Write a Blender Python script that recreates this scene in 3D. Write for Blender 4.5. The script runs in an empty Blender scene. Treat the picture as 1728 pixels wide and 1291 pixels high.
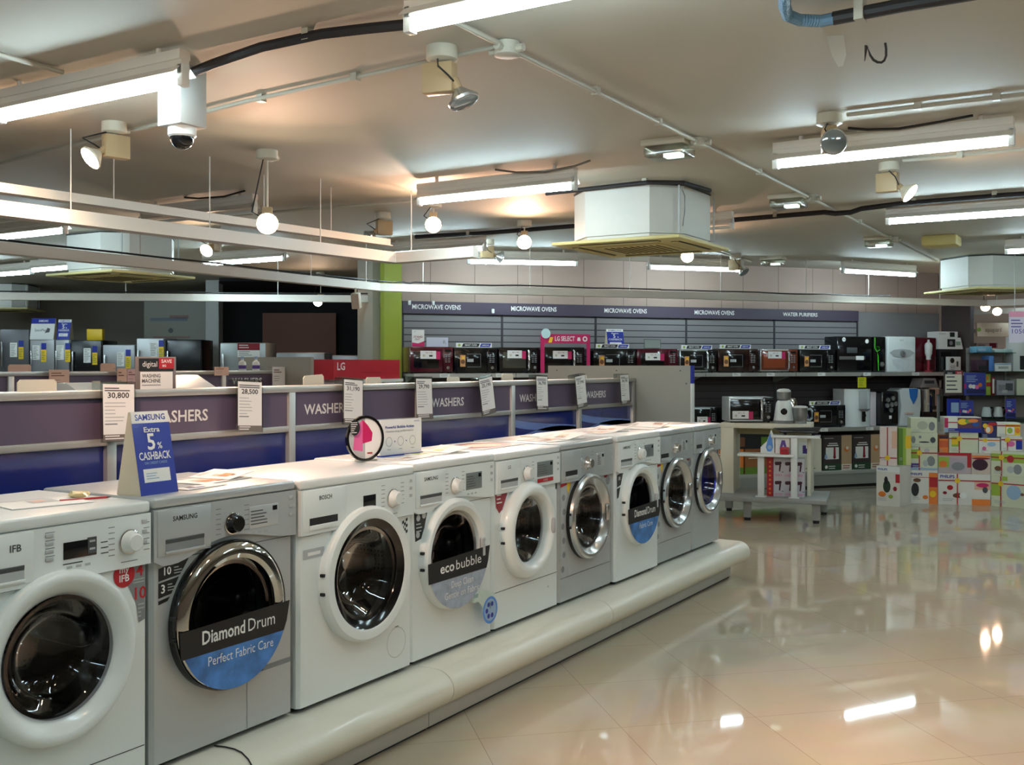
import bpy, bmesh, math, random
from mathutils import Matrix, Vector

random.seed(7)
PI = math.pi
S = bpy.context.scene
COL = S.collection
R = math.radians

# ------------------------------------------------------------------ camera, world, exposure
# world axes: X runs along the washer row (away from the viewer), Y to the left, floor z = 0
VIEW = R(31.3678)
cam = bpy.data.cameras.new('camera')
cam.sensor_width = 36.0
cam.lens = 36.0 * 1765.0 / 1728.0
cam.shift_y = -(645.5 - 617.0) / 1728.0
cam.clip_end = 80
co = bpy.data.objects.new('camera', cam)
COL.objects.link(co)
co.location = (0, 0, 1.5)
co.rotation_euler = (R(90), 0, VIEW - R(90))
S.camera = co

w = bpy.data.worlds.new('world')
S.world = w
w.use_nodes = True
w.node_tree.nodes['Background'].inputs[0].default_value = (0.5, 0.5, 0.5, 1)
w.node_tree.nodes['Background'].inputs[1].default_value = 0.15

S.view_settings.view_transform = 'Standard'
S.view_settings.look = 'None'
S.view_settings.gamma = 1
S.view_settings.use_curve_mapping = False
S.view_settings.exposure = 1.5
S.cycles.max_bounces = 8
S.cycles.diffuse_bounces = 4
S.cycles.glossy_bounces = 4
S.cycles.transparent_max_bounces = 8
S.cycles.sample_clamp_indirect = 6
S.cycles.caustics_reflective = False
S.cycles.caustics_refractive = False

TUBE_POWER = 34.0
HALO_POWER = 20.0
TUBE_COLOR = (0.93, 1.0, 0.97)
HALO_COLOR = (1.0, 0.58, 0.40)


# ------------------------------------------------------------------ materials
def lin(c):
    c = c / 255.0
    return c / 12.92 if c <= 0.04045 else ((c + 0.055) / 1.055) ** 2.4


def rgb(c):
    return (lin(c[0]), lin(c[1]), lin(c[2]), 1.0)


MATS = {}


def mat(name, c=(200, 200, 200), rough=0.5, metal=0.0, coat=0.0, vary=0.0, scale=8.0, emit=0.0, ecol=None, bump=0.0, stretch=None, spec=None):
    if name in MATS:
        return MATS[name]
    m = bpy.data.materials.new(name)
    m.use_nodes = True
    nt = m.node_tree
    b = nt.nodes['Principled BSDF']
    b.inputs['Base Color'].default_value = rgb(c)
    b.inputs['Roughness'].default_value = rough
    b.inputs['Metallic'].default_value = metal
    b.inputs['Coat Weight'].default_value = coat
    b.inputs['Coat Roughness'].default_value = 0.08
    if spec is not None:
        b.inputs['Specular IOR Level'].default_value = spec
    if emit:
        b.inputs['Emission Color'].default_value = rgb(ecol or c)
        b.inputs['Emission Strength'].default_value = emit
    if vary or bump:
        tc = nt.nodes.new('ShaderNodeTexCoord')
        mp = nt.nodes.new('ShaderNodeMapping')
        mp.inputs['Scale'].default_value = stretch or (1, 1, 1)
        nz = nt.nodes.new('ShaderNodeTexNoise')
        nz.inputs['Scale'].default_value = scale
        nz.inputs['Detail'].default_value = 5
        nt.links.new(tc.outputs['Object'], mp.inputs['Vector'])
        nt.links.new(mp.outputs['Vector'], nz.inputs['Vector'])
        if vary:
            mx = nt.nodes.new('ShaderNodeMix')
            mx.data_type = 'RGBA'
            k = rgb(c)
            mx.inputs[6].default_value = tuple(max(0, v * (1 - vary)) for v in k[:3]) + (1,)
            mx.inputs[7].default_value = tuple(min(1, v * (1 + vary)) for v in k[:3]) + (1,)
            nt.links.new(nz.outputs['Fac'], mx.inputs[0])
            nt.links.new(mx.outputs[2], b.inputs['Base Color'])
        if bump:
            bp = nt.nodes.new('ShaderNodeBump')
            bp.inputs['Strength'].default_value = bump
            bp.inputs['Distance'].default_value = 0.01
            nt.links.new(nz.outputs['Fac'], bp.inputs['Height'])
            nt.links.new(bp.outputs['Normal'], b.inputs['Normal'])
    MATS[name] = m
    return m


def glass_mat(name, tint, rough=0.03, base=0.06):
    """thin glass: tinted see-through with a fresnel reflection"""
    if name in MATS:
        return MATS[name]
    m = bpy.data.materials.new(name)
    m.use_nodes = True
    nt = m.node_tree
    nt.nodes.clear()
    out = nt.nodes.new('ShaderNodeOutputMaterial')
    tr = nt.nodes.new('ShaderNodeBsdfTransparent')
    tr.inputs[0].default_value = rgb(tint)
    gl = nt.nodes.new('ShaderNodeBsdfGlossy')
    gl.inputs['Roughness'].default_value = rough
    gl.inputs['Color'].default_value = (0.9, 0.9, 0.9, 1)
    fr = nt.nodes.new('ShaderNodeLayerWeight')
    fr.inputs['Blend'].default_value = 0.25
    mp = nt.nodes.new('ShaderNodeMath')
    mp.operation = 'MULTIPLY_ADD'
    mp.inputs[1].default_value = 0.38
    mp.inputs[2].default_value = base
    mx = nt.nodes.new('ShaderNodeMixShader')
    nt.links.new(fr.outputs['Fresnel'], mp.inputs[0])
    nt.links.new(mp.outputs[0], mx.inputs[0])
    nt.links.new(tr.outputs[0], mx.inputs[1])
    nt.links.new(gl.outputs[0], mx.inputs[2])
    nt.links.new(mx.outputs[0], out.inputs[0])
    MATS[name] = m
    return m


def floor_mat():
    """polished 60 cm vitrified tiles laid diagonally to the fixtures"""
    m = bpy.data.materials.new('polished_tile')
    m.use_nodes = True
    nt = m.node_tree
    b = nt.nodes['Principled BSDF']
    tc = nt.nodes.new('ShaderNodeTexCoord')
    mp = nt.nodes.new('ShaderNodeMapping')
    mp.inputs['Rotation'].default_value = (0, 0, R(-44))
    mp.inputs['Location'].default_value = (0.07, 0.19, 0)
    nt.links.new(tc.outputs['Object'], mp.inputs['Vector'])
    br = nt.nodes.new('ShaderNodeTexBrick')
    br.offset = 0
    br.inputs['Scale'].default_value = 1
    br.inputs['Brick Width'].default_value = 0.6
    br.inputs['Row Height'].default_value = 0.6
    br.inputs['Mortar Size'].default_value = 0.0012
    br.inputs['Mortar Smooth'].default_value = 0.1
    br.inputs['Color1'].default_value = rgb((188, 176, 155))
    br.inputs['Color2'].default_value = rgb((192, 180, 159))
    br.inputs['Mortar'].default_value = rgb((142, 131, 114))
    nz = nt.nodes.new('ShaderNodeTexNoise')
    nz.inputs['Scale'].default_value = 5
    nz.inputs['Detail'].default_value = 6
    mx = nt.nodes.new('ShaderNodeMix')
    mx.data_type = 'RGBA'
    mx.blend_type = 'MULTIPLY'
    mx.inputs[0].default_value = 0.16
    nt.links.new(mp.outputs['Vector'], br.inputs['Vector'])
    nt.links.new(mp.outputs['Vector'], nz.inputs['Vector'])
    nt.links.new(br.outputs['Color'], mx.inputs[6])
    nt.links.new(nz.outputs['Color'], mx.inputs[7])
    nt.links.new(mx.outputs[2], b.inputs['Base Color'])
    b.inputs['Roughness'].default_value = 0.035
    b.inputs['IOR'].default_value = 1.55
    MATS['polished_tile'] = m
    return m


def perforated_mat():
    m = bpy.data.materials.new('perforated_steel')
    m.use_nodes = True
    nt = m.node_tree
    b = nt.nodes['Principled BSDF']
    tc = nt.nodes.new('ShaderNodeTexCoord')
    vo = nt.nodes.new('ShaderNodeTexVoronoi')
    vo.inputs['Scale'].default_value = 55
    vo.inputs['Randomness'].default_value = 0.15
    cr = nt.nodes.new('ShaderNodeValToRGB')
    cr.color_ramp.elements[0].position = 0.22
    cr.color_ramp.elements[0].color = (0.01, 0.01, 0.01, 1)
    cr.color_ramp.elements[1].position = 0.3
    cr.color_ramp.elements[1].color = rgb((168, 166, 164))
    nt.links.new(tc.outputs['Object'], vo.inputs['Vector'])
    nt.links.new(vo.outputs['Distance'], cr.inputs[0])
    nt.links.new(cr.outputs[0], b.inputs['Base Color'])
    b.inputs['Metallic'].default_value = 0.9
    b.inputs['Roughness'].default_value = 0.22
    MATS['perforated_steel'] = m
    return m


WHITE = mat('white_enamel', (226, 231, 229), 0.28, coat=0.3)
WHITE2 = mat('white_plastic', (222, 224, 221), 0.35, coat=0.1)
SILVER = mat('silver_paint', (186, 190, 191), 0.36, metal=0.35)
SILVER2 = mat('silver_plastic', (194, 198, 199), 0.3, metal=0.35)
STEEL = mat('brushed_steel', (165, 166, 166), 0.3, metal=0.9, vary=0.08, scale=60, stretch=(1, 1, 30))
CHROME = mat('chrome', (225, 224, 222), 0.05, metal=1.0)
SATIN = mat('satin_chrome', (200, 202, 202), 0.22, metal=0.85)
BLACK = mat('black_gloss', (14, 14, 16), 0.12, coat=0.3)
BLACKM = mat('black_matt', (22, 21, 22), 0.5)
RUBBER = mat('dark_rubber', (30, 30, 32), 0.6)
DGREY = mat('dark_grey_print', (70, 72, 74), 0.5)
MGREY = mat('mid_grey_print', (128, 130, 131), 0.5)
LGREY = mat('light_grey_print', (176, 178, 178), 0.5)
DISPLAY = mat('dark_display', (18, 20, 24), 0.1)
LCD = mat('grey_lcd', (120, 128, 128), 0.2)
PAPER = mat('white_paper', (232, 230, 226), 0.6)
CREAM = mat('cream_board', (224, 216, 196), 0.55)
CREAMCARD = mat('cream_card', (205, 192, 168), 0.6)
RED = mat('red_print', (176, 24, 34), 0.4)
DRED = mat('dark_red_print', (140, 16, 36), 0.4)
MAGENTA = mat('magenta_print', (190, 30, 92), 0.4)
ORANGE = mat('orange_print', (222, 120, 44), 0.45)
YELLOW = mat('yellow_print', (232, 190, 30), 0.45)
GREEN = mat('green_print', (96, 132, 40), 0.45)
LGREEN = mat('leaf_green_print', (150, 176, 60), 0.45)
BLUE = mat('blue_print', (26, 44, 148), 0.35, coat=0.3)
SKYBLUE = mat('sky_blue_print', (84, 138, 214), 0.35)
PALEBLUE = mat('pale_blue_print', (150, 176, 204), 0.4)
PURPLE = mat('purple_print', (86, 60, 140), 0.4)
PINK = mat('pink_print', (216, 96, 150), 0.4)
BROWN = mat('brown_print', (110, 66, 40), 0.5)
TAN = mat('tan_metal', (176, 150, 112), 0.45)
BEIGE = mat('beige_metal', (196, 186, 166), 0.5)
GREYPANEL = mat('grey_laminate', (152, 150, 140), 0.5, vary=0.03, scale=3)
GREYMETAL = mat('grey_metal', (150, 150, 146), 0.45)
ALU = mat('aluminium', (186, 184, 178), 0.35, metal=0.6)
TRUNK = mat('white_trunking', (222, 214, 204), 0.45)
PURPLEPANEL = mat('purple_sign_panel', (96, 84, 104), 0.32, coat=0.25)
PURPLEDARK = mat('dark_purple_sign_panel', (72, 62, 78), 0.4)
MAROON = mat('maroon_gloss', (82, 12, 28), 0.12, coat=0.5)
SMOKE = glass_mat('smoked_door_glass', (178, 178, 182), 0.03, 0.03)
CLEAR = glass_mat('clear_acrylic', (232, 236, 234), 0.05, 0.06)
GREENGLASS = glass_mat('shelf_glass', (196, 224, 220), 0.04, 0.08)
DRUM = perforated_mat()
FLOOR = floor_mat()
CEIL = mat('ceiling_paint', (182, 175, 160), 0.7, vary=0.05, scale=1.2)
WALLP = mat('wall_paint', (190, 176, 160), 0.7, vary=0.04, scale=2)
WALLD = mat('dark_wall_paint', (78, 70, 66), 0.7)
TUBEON = mat('lit_fluorescent_tube', (255, 255, 255), 0.4, emit=TUBE_POWER, ecol=(212, 243, 255))
TUBEOFF = mat('unlit_fluorescent_tube', (215, 218, 214), 0.3)
HALOON = mat('lit_halogen_lens', (255, 240, 215), 0.3, emit=60, ecol=(255, 222, 184))
HALODIM = mat('dim_halogen_lens', (255, 240, 215), 0.3, emit=22, ecol=(255, 214, 176))
HALOOFF = mat('unlit_halogen_lens', (150, 158, 160), 0.1, metal=0.6)
EMLENS = mat('lit_emergency_lens', (200, 236, 228), 0.2, emit=1.3, ecol=(214, 246, 236))


# ------------------------------------------------------------------ mesh builder
_TXT = {}


def text_shape(s, bold=False):
    k = (s, bold)
    if k not in _TXT:
        cu = bpy.data.curves.new('t', 'FONT')
        cu.body = s
        cu.size = 1
        cu.resolution_u = 2
        if bold:
            cu.offset = 0.018
        ob = bpy.data.objects.new('t', cu)
        me = bpy.data.meshes.new_from_object(ob)
        v = [(p.co.x, p.co.y) for p in me.vertices]
        f = [tuple(p.vertices) for p in me.polygons]
        bpy.data.objects.remove(ob)
        bpy.data.curves.remove(cu)
        bpy.data.meshes.remove(me)
        xs = [p[0] for p in v] or [0, 1]
        _TXT[k] = (v, f, min(xs), max(xs))
    return _TXT[k]


def circ(r, a0=0.0, a1=2 * PI, n=32, cx=0, cz=0):
    full = abs(a1 - a0 - 2 * PI) < 1e-6
    k = n if full else n + 1
    return [(cx + r * math.cos(a0 + (a1 - a0) * i / n), cz + r * math.sin(a0 + (a1 - a0) * i / n)) for i in range(k)]


class MB:
    def __init__(self):
        self.v, self.f, self.k, self.ms = [], [], [], []
        self.M = Matrix.Identity(4)

    def at(self, loc=(0, 0, 0), rz=0.0, rx=0.0, ry=0.0):
        self.M = Matrix.Translation(loc) @ Matrix.Rotation(rz, 4, 'Z') @ Matrix.Rotation(ry, 4, 'Y') @ Matrix.Rotation(rx, 4, 'X')
        return self

    def mi(self, m):
        if m not in self.ms:
            self.ms.append(m)
        return self.ms.index(m)

    def raw(self, vs, fs, m):
        o = len(self.v)
        self.v += [tuple(self.M @ Vector(p)) for p in vs]
        k = self.mi(m)
        for f in fs:
            self.f.append(tuple(i + o for i in f))
            self.k.append(k)
        return self

    def box(self, x0, x1, y0, y1, z0, z1, m, bev=0.0, seg=2):
        if bev <= 0:
            vs = [(x, y, z) for z in (z0, z1) for y in (y0, y1) for x in (x0, x1)]
            return self.raw(vs, [(0, 2, 3, 1), (4, 5, 7, 6), (0, 1, 5, 4), (2, 6, 7, 3), (0, 4, 6, 2), (1, 3, 7, 5)], m)
        bm = bmesh.new()
        bmesh.ops.create_cube(bm, size=1)
        for p in bm.verts:
            p.co = (x0 + (p.co.x + .5) * (x1 - x0), y0 + (p.co.y + .5) * (y1 - y0), z0 + (p.co.z + .5) * (z1 - z0))
        b = min(bev, 0.49 * min(x1 - x0, y1 - y0, z1 - z0))
        bmesh.ops.bevel(bm, geom=bm.edges[:], offset=b, segments=seg, affect='EDGES', profile=0.5)
        return self.bm(bm, m)

    def bm(self, bm, m):
        bm.verts.index_update()
        self.raw([p.co[:] for p in bm.verts], [[q.index for q in f.verts] for f in bm.faces], m)
        bm.free()
        return self

    def prism(self, pts, y0, y1, m):
        """polygon in (x, z), counter-clockwise seen from the front (-y), extruded from y0 (front) to y1"""
        n = len(pts)
        vs = [(p[0], y0, p[1]) for p in pts] + [(p[0], y1, p[1]) for p in pts]
        fs = [tuple(range(n)), tuple(range(2 * n - 1, n - 1, -1))]
        fs += [(i, i + n, (i + 1) % n + n, (i + 1) % n) for i in range(n)]
        return self.raw(vs, fs, m)

    def prismx(self, pts, x0, x1, m):
        """polygon in (y, z) extruded along x"""
        n = len(pts)
        vs = [(x0, p[0], p[1]) for p in pts] + [(x1, p[0], p[1]) for p in pts]
        fs = [tuple(range(n - 1, -1, -1)), tuple(range(n, 2 * n))]
        fs += [(i, (i + 1) % n, (i + 1) % n + n, i + n) for i in range(n)]
        return self.raw(vs, fs, m)

    def prismz(self, pts, z0, z1, m):
        n = len(pts)
        vs = [(p[0], p[1], z0) for p in pts] + [(p[0], p[1], z1) for p in pts]
        fs = [tuple(range(n - 1, -1, -1)), tuple(range(n, 2 * n))]
        fs += [(i, (i + 1) % n, (i + 1) % n + n, i + n) for i in range(n)]
        return self.raw(vs, fs, m)

    def rect(self, x0, x1, z0, z1, m, y=0.0):
        """printed patch facing -y"""
        return self.raw([(x0, y, z0), (x1, y, z0), (x1, y, z1), (x0, y, z1)], [(0, 1, 2, 3)], m)

    def poly(self, pts, m, y=0.0):
        return self.raw([(p[0], y, p[1]) for p in pts], [tuple(range(len(pts)))], m)

    def text(self, s, h, x, z, m, y=0.0, al='c', w=None, bold=False):
        v, f, a, b = text_shape(s, bold)
        sc = h / 0.69
        sx = sc if w is None else w / max(1e-6, b - a)
        off = {'l': -a, 'c': -(a + b) / 2, 'r': -b}[al]
        return self.raw([(x + (p[0] + off) * sx, y, z + p[1] * sc) for p in v], f, m)

    def lathe(self, prof, m, n=32, axis='z', c=(0, 0, 0), a0=0.0, a1=2 * PI):
        full = abs(a1 - a0 - 2 * PI) < 1e-6
        k = n if full else n + 1
        vs, fs = [], []
        for r, h in prof:
            for i in range(k):
                a = a0 + (a1 - a0) * i / n
                p, q = r * math.cos(a), r * math.sin(a)
                if axis == 'z':
                    vs.append((c[0] + p, c[1] + q, c[2] + h))
                elif axis == 'y':
                    vs.append((c[0] + p, c[1] + h, c[2] + q))
                else:
                    vs.append((c[0] + h, c[1] + p, c[2] + q))
        for j in range(len(prof) - 1):
            for i in range(n):
                i2 = (i + 1) % k
                q = (j * k + i, j * k + i2, (j + 1) * k + i2, (j + 1) * k + i)
                fs.append(q if axis != 'y' else q[::-1])
        return self.raw(vs, fs, m)

    def cyl(self, p0, p1, r, m, n=12, r2=None):
        p0, p1 = Vector(p0), Vector(p1)
        d = p1 - p0
        q = d.to_track_quat('Z', 'Y').to_matrix()
        r2 = r if r2 is None else r2
        vs, fs = [], []
        for c, rr in ((p0, r), (p1, r2)):
            for i in range(n):
                a = 2 * PI * i / n
                vs.append(tuple(c + q @ Vector((rr * math.cos(a), rr * math.sin(a), 0))))
        fs.append(tuple(range(n - 1, -1, -1)))
        fs.append(tuple(range(n, 2 * n)))
        for i in range(n):
            fs.append((i, (i + 1) % n, (i + 1) % n + n, i + n))
        return self.raw(vs, fs, m)

    def tube(self, pts, r, m, n=8):
        pts = [Vector(p) for p in pts]
        vs, fs = [], []
        up = Vector((0, 0, 1))
        for i, p in enumerate(pts):
            t = (pts[min(i + 1, len(pts) - 1)] - pts[max(i - 1, 0)]).normalized()
            a = t.cross(up)
            if a.length < 1e-3:
                a = t.cross(Vector((1, 0, 0)))
            a.normalize()
            b = a.cross(t)
            for j in range(n):
                g = 2 * PI * j / n
                vs.append(tuple(p + a * (r * math.cos(g)) + b * (r * math.sin(g))))
        for i in range(len(pts) - 1):
            for j in range(n):
                fs.append((i * n + j, (i + 1) * n + j, (i + 1) * n + (j + 1) % n, i * n + (j + 1) % n))
        fs.append(tuple(range(n)))
        fs.append(tuple(range((len(pts) - 1) * n + n - 1, (len(pts) - 1) * n - 1, -1)))
        return self.raw(vs, fs, m)

    def build(self, name, parent=None, label=None, angle=32):
        me = bpy.data.meshes.new(name)
        me.from_pydata(self.v, [], self.f)
        for m in self.ms:
            me.materials.append(m)
        me.polygons.foreach_set('material_index', self.k)
        me.update()
        me.shade_smooth()
        me.set_sharp_from_angle(angle=R(angle))
        o = bpy.data.objects.new(name, me)
        COL.objects.link(o)
        if parent is not None:
            o.parent = parent
        if label:
            o['label'] = label
        return o


def tag(o, label, cat, group=None):
    o['label'] = label
    o['category'] = cat
    if group:
        o['group'] = group
    return o


def thing(name, label, cat, loc=(0, 0, 0), rz=0.0, group=None):
    o = bpy.data.objects.new(name, None)
    o.empty_display_size = 0.1
    COL.objects.link(o)
    o.location = loc
    o.rotation_euler = (0, 0, rz)
    return tag(o, label, cat, group)


def struct(o):
    o['kind'] = 'structure'
    return o


def dup(root, loc, rz=None, label=None, group=None):
    r = root.copy()
    COL.objects.link(r)
    r.location = loc
    if rz is not None:
        r.rotation_euler = (0, 0, rz)
    if label:
        r['label'] = label
    if group:
        r['group'] = group
    for ch in list(root.children):
        c = ch.copy()
        COL.objects.link(c)
        c.parent = r
        for g in list(ch.children):
            d = g.copy()
            COL.objects.link(d)
            d.parent = c
    return r


def fine_print(b, x0, x1, z1, rows, dz, m, y, seed=0, hh=0.35):
    """rows of small illegible print"""
    rn = random.Random(seed)
    for i in range(rows):
        z = z1 - i * dz
        b.rect(x0, x0 + (x1 - x0) * rn.uniform(0.45, 1.0), z - dz * hh, z, m, y)


# back wall frame: u runs along the wall to the right, v out of the wall towards the aisle
WA = R(-38.29)
EW = Vector((math.cos(WA), math.sin(WA)))
NW = Vector((math.sin(WA), -math.cos(WA)))
W0 = Vector((9.19, 7.01))


def wp(u, v=0.0, z=0.0):
    p = W0 + EW * u + NW * v
    return (p.x, p.y, z)


F2 = Vector((math.cos(VIEW), math.sin(VIEW)))
R2 = Vector((math.sin(VIEW), -math.cos(VIEW)))


def seen(px, py, t):
    """point of the place met at depth t along the line of sight surveyed on the photograph"""
    a = (px - 864.0) / 1765.0
    p = (F2 + R2 * a) * t
    return Vector((p.x, p.y, 1.5 + (617.0 - py) / 1765.0 * t))

# ------------------------------------------------------------------ room shell
b = MB(); b.box(-6, 24, -9, 24, -0.1, 0, FLOOR); struct(b.build('floor'))
b = MB(); b.box(-6, 24, -9, 24, 2.75, 2.85, CEIL); struct(b.build('ceiling'))
b = MB(); b.box(-6.1, -6, -9, 24, 0, 2.75, WALLP); struct(b.build('wall_near'))
b = MB(); b.box(-6, 24, -9.1, -9, 0, 2.75, WALLP); struct(b.build('wall_side'))


def slab(p, q, th, z0, z1, m, name):
    """wall segment between two floor points"""
    p, q = Vector(p[:2]), Vector(q[:2])
    d = (q - p)
    b = MB().at((p.x, p.y, 0), math.atan2(d.y, d.x))
    b.box(0, d.length, 0, th, z0, z1, m)
    return struct(b.build(name))


WALLBACKP = mat('back_wall_paint', (164, 140, 128), 0.7, vary=0.05, scale=3)
b = MB().at(wp(-0.02, -0.06), WA)
b.box(0, 7.47, 0, .12, 0, 2.75, WALLBACKP)
for i in range(16):
    b.rect(.35 + i * .45 + .07 * (i % 3), .358 + i * .45 + .07 * (i % 3), 2.2, 2.75, mat('wall_seam', (112, 94, 86), .7), -.001)
struct(b.build('wall_back'))
GCOL = mat('lime_green_paint', (146, 156, 40), 0.5)
slab(wp(-0.22, 0.06), wp(-0.025, 0.06), 0.2, 0, 2.75, GCOL, 'trim_green')
slab(wp(-0.22, -0.145), wp(-0.22, -0.95), 0.08, 0, 2.75, mat('grey_wall', (140, 134, 122), 0.7), 'wall_return')
# far end of the shop: dim wall, white pillar, unlit bay whose darkness is put into a black colour
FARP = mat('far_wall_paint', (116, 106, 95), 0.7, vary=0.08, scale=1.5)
DARKBAY = mat('bay_darkness', (17, 15, 17), 0.8)
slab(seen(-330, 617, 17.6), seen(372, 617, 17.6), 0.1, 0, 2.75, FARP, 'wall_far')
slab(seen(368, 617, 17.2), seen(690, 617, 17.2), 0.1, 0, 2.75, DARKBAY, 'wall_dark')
slab(seen(347, 617, 15.3), seen(369, 617, 15.3), 0.22, 0, 2.75, mat('pillar_paint', (178, 178, 174), 0.6), 'trim_pillar')
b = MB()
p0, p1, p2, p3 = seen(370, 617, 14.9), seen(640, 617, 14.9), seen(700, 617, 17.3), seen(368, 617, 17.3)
b.prismz([(p0.x, p0.y), (p1.x, p1.y), (p2.x, p2.y), (p3.x, p3.y)][::-1], 2.705, 2.748, DARKBAY)  # black slab stands in for the bay's unlit ceiling
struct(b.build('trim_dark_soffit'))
slab(seen(443, 617, 17.1), seen(567, 617, 17.1), 0.04, 0.0, 2.36, mat('brown_door', (128, 70, 44), 0.5), 'door_1')
# right hand end: dark clad column and the wall of the room beyond it
DCOL = mat('dark_cladding', (70, 56, 56), 0.5, vary=0.05, scale=2)
slab(wp(7.43, 0.02), wp(7.53, 0.43), 0.08, 0, 2.3, DCOL, 'wall_column')
slab(seen(1560, 617, 16.9), seen(1990, 617, 16.9), 0.1, 0, 2.75, mat('right_wall_paint', (196, 166, 148), 0.7), 'wall_right')
slab((17.6, 3.8), (24, 3.8), 0.1, 0, 2.75, WALLP, 'wall_outer')
slab((24, -9), (24, 12), 0.1, 0, 2.75, WALLP, 'wall_end')
# frosted panel with faint print on the far wall
s = seen(243, 617, 16.4)
t = thing('frosted_panel', 'dim frosted panel with faint print left of the white pillar', 'panel', (s.x, s.y, 0), VIEW - R(90))
b = MB(); b.box(0, 0.97, 0, 0.04, 0, 2.62, mat('frosted_glass', (128, 122, 106), 0.4)); b.build('pane', t)
b = MB()
b.rect(0.1, 0.68, 2.2, 2.25, mat('faint_blue', (100, 108, 116), .5), -0.003)
b.rect(0.4, 0.7, 2.24, 2.29, mat('faint_red', (126, 96, 84), .5), -0.003)
b.rect(0.15, 0.72, 1.93, 1.96, mat('faint_red', (126, 96, 84)), -0.003)
b.poly(circ(.04, cx=.42, cz=2.05, n=12), DGREY, -0.003)
b.build('faint_print', t)


# ------------------------------------------------------------------ fluorescent battens
def make_tube(lit, name='fluorescent_batten'):
    t = thing(name, 'x', 'ceiling light')
    b = MB()
    b.box(-0.028, 0.028, -0.6, 0.6, 0.085, 0.125, TRUNK, 0.004)
    b.prismx([(-0.6, 0.03), (0.6, 0.03), (0.6, 0.085), (-0.6, 0.085)], -0.02, 0.02, TRUNK)
    b.raw([(-0.056, y, 0.028) for y in (-.6, .6)] + [(-0.02, y, 0.06) for y in (-.6, .6)] + [(0.02, y, 0.06) for y in (-.6, .6)] + [(0.056, y, 0.028) for y in (-.6, .6)],
          [(0, 1, 3, 2), (2, 3, 5, 4), (4, 5, 7, 6)], TRUNK)
    for y in (-.45, .45):
        b.cyl((0, y, 0.12), (0, y, 0.151), 0.012, TRUNK, 8)
    b.build('housing', t)
    b = MB(); b.cyl((0, -0.575, 0), (0, 0.575, 0), 0.0135, TUBEON if lit else TUBEOFF, 12); b.build('lamp_tube', t, 'glowing white tube' if lit else None)
    for s in (-1, 1):
        b = MB(); b.box(-0.02, 0.02, min(s * .575, s * .605), max(s * .575, s * .605), -0.018, 0.07, WHITE2, 0.004); b.build('end_cap', t)
    return t


lit0, off0 = make_tube(True), make_tube(False)
usedt = {True: False, False: False}


def tube(x, y, lab, rz=0.0, lit=True, z=2.6):
    src = lit0 if lit else off0
    if not usedt[lit]:
        usedt[lit] = True
        o = src
        o.location = (x, y, z); o.rotation_euler = (0, 0, rz)
    else:
        o = dup(src, (x, y, z), rz)
    o['label'] = lab
    o['group'] = 'fluorescent battens on the ceiling'
    return o


tube(2.80, 3.79, 'lit tube light at the upper left, beside the dome camera box')
tube(2.74, 1.47, 'lit tube light cut off by the top edge, above the unlit spotlight')
tube(5.71, 3.62, 'pale lit tube light left of the boxed air conditioner, cable looping over it')
tube(5.68, 1.17, 'lit tube light at the upper right, behind the round unlit spotlight')
tube(8.375, 1.13, 'lit tube light reaching the right edge, under the black pipe')
tube(5.42, 8.19, 'lit tube light at the left edge above the orange-lit rail')
tube(5.42, 6.05, 'unlit tube light with dark cable above the crossing white rails', lit=False)
tube(8.0, 8.22, 'lit tube light right of the small bright spotlight, above the lower rail')
tube(8.29, 5.95, 'lit tube light just right of the corner of the upper rails')
tube(7.48, 10.5, 'lit tube light in front of the left air conditioner panel')
tube(7.62, 11.9, 'short view of a lit tube light at far left edge, lowest of all')
tube(7.99, 3.42, 'unlit tube light peeping out right of the boxed air conditioner', lit=False)
tube(9.66, 5.75, 'lit tube light in front of the microwave wall, left of air conditioner panel', R(43))
tube(11.3, 4.42, 'lit tube light in front of the microwave wall, under the glowing spotlight', R(-131))
tube(12.98, 2.76, 'lit tube light left of the far right air conditioner', R(-121))
# unseen battens: the grid carries on past the view, some added to brighten the fridges
for x, y in ((-0.1, 3.7), (-0.1, 1.3), (2.74, -1.3), (5.7, -1.4), (-0.1, -1.3), (8.4, -1.4), (-3, 1.3), (11.2, 0.6), (11.2, -1.8), (16.3, 0.9), (5.42, 10.7), (5.42, 12.9), (7.6, 14.3)):
    tube(x, y, 'unseen tube light outside the view, added for brightness')


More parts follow.
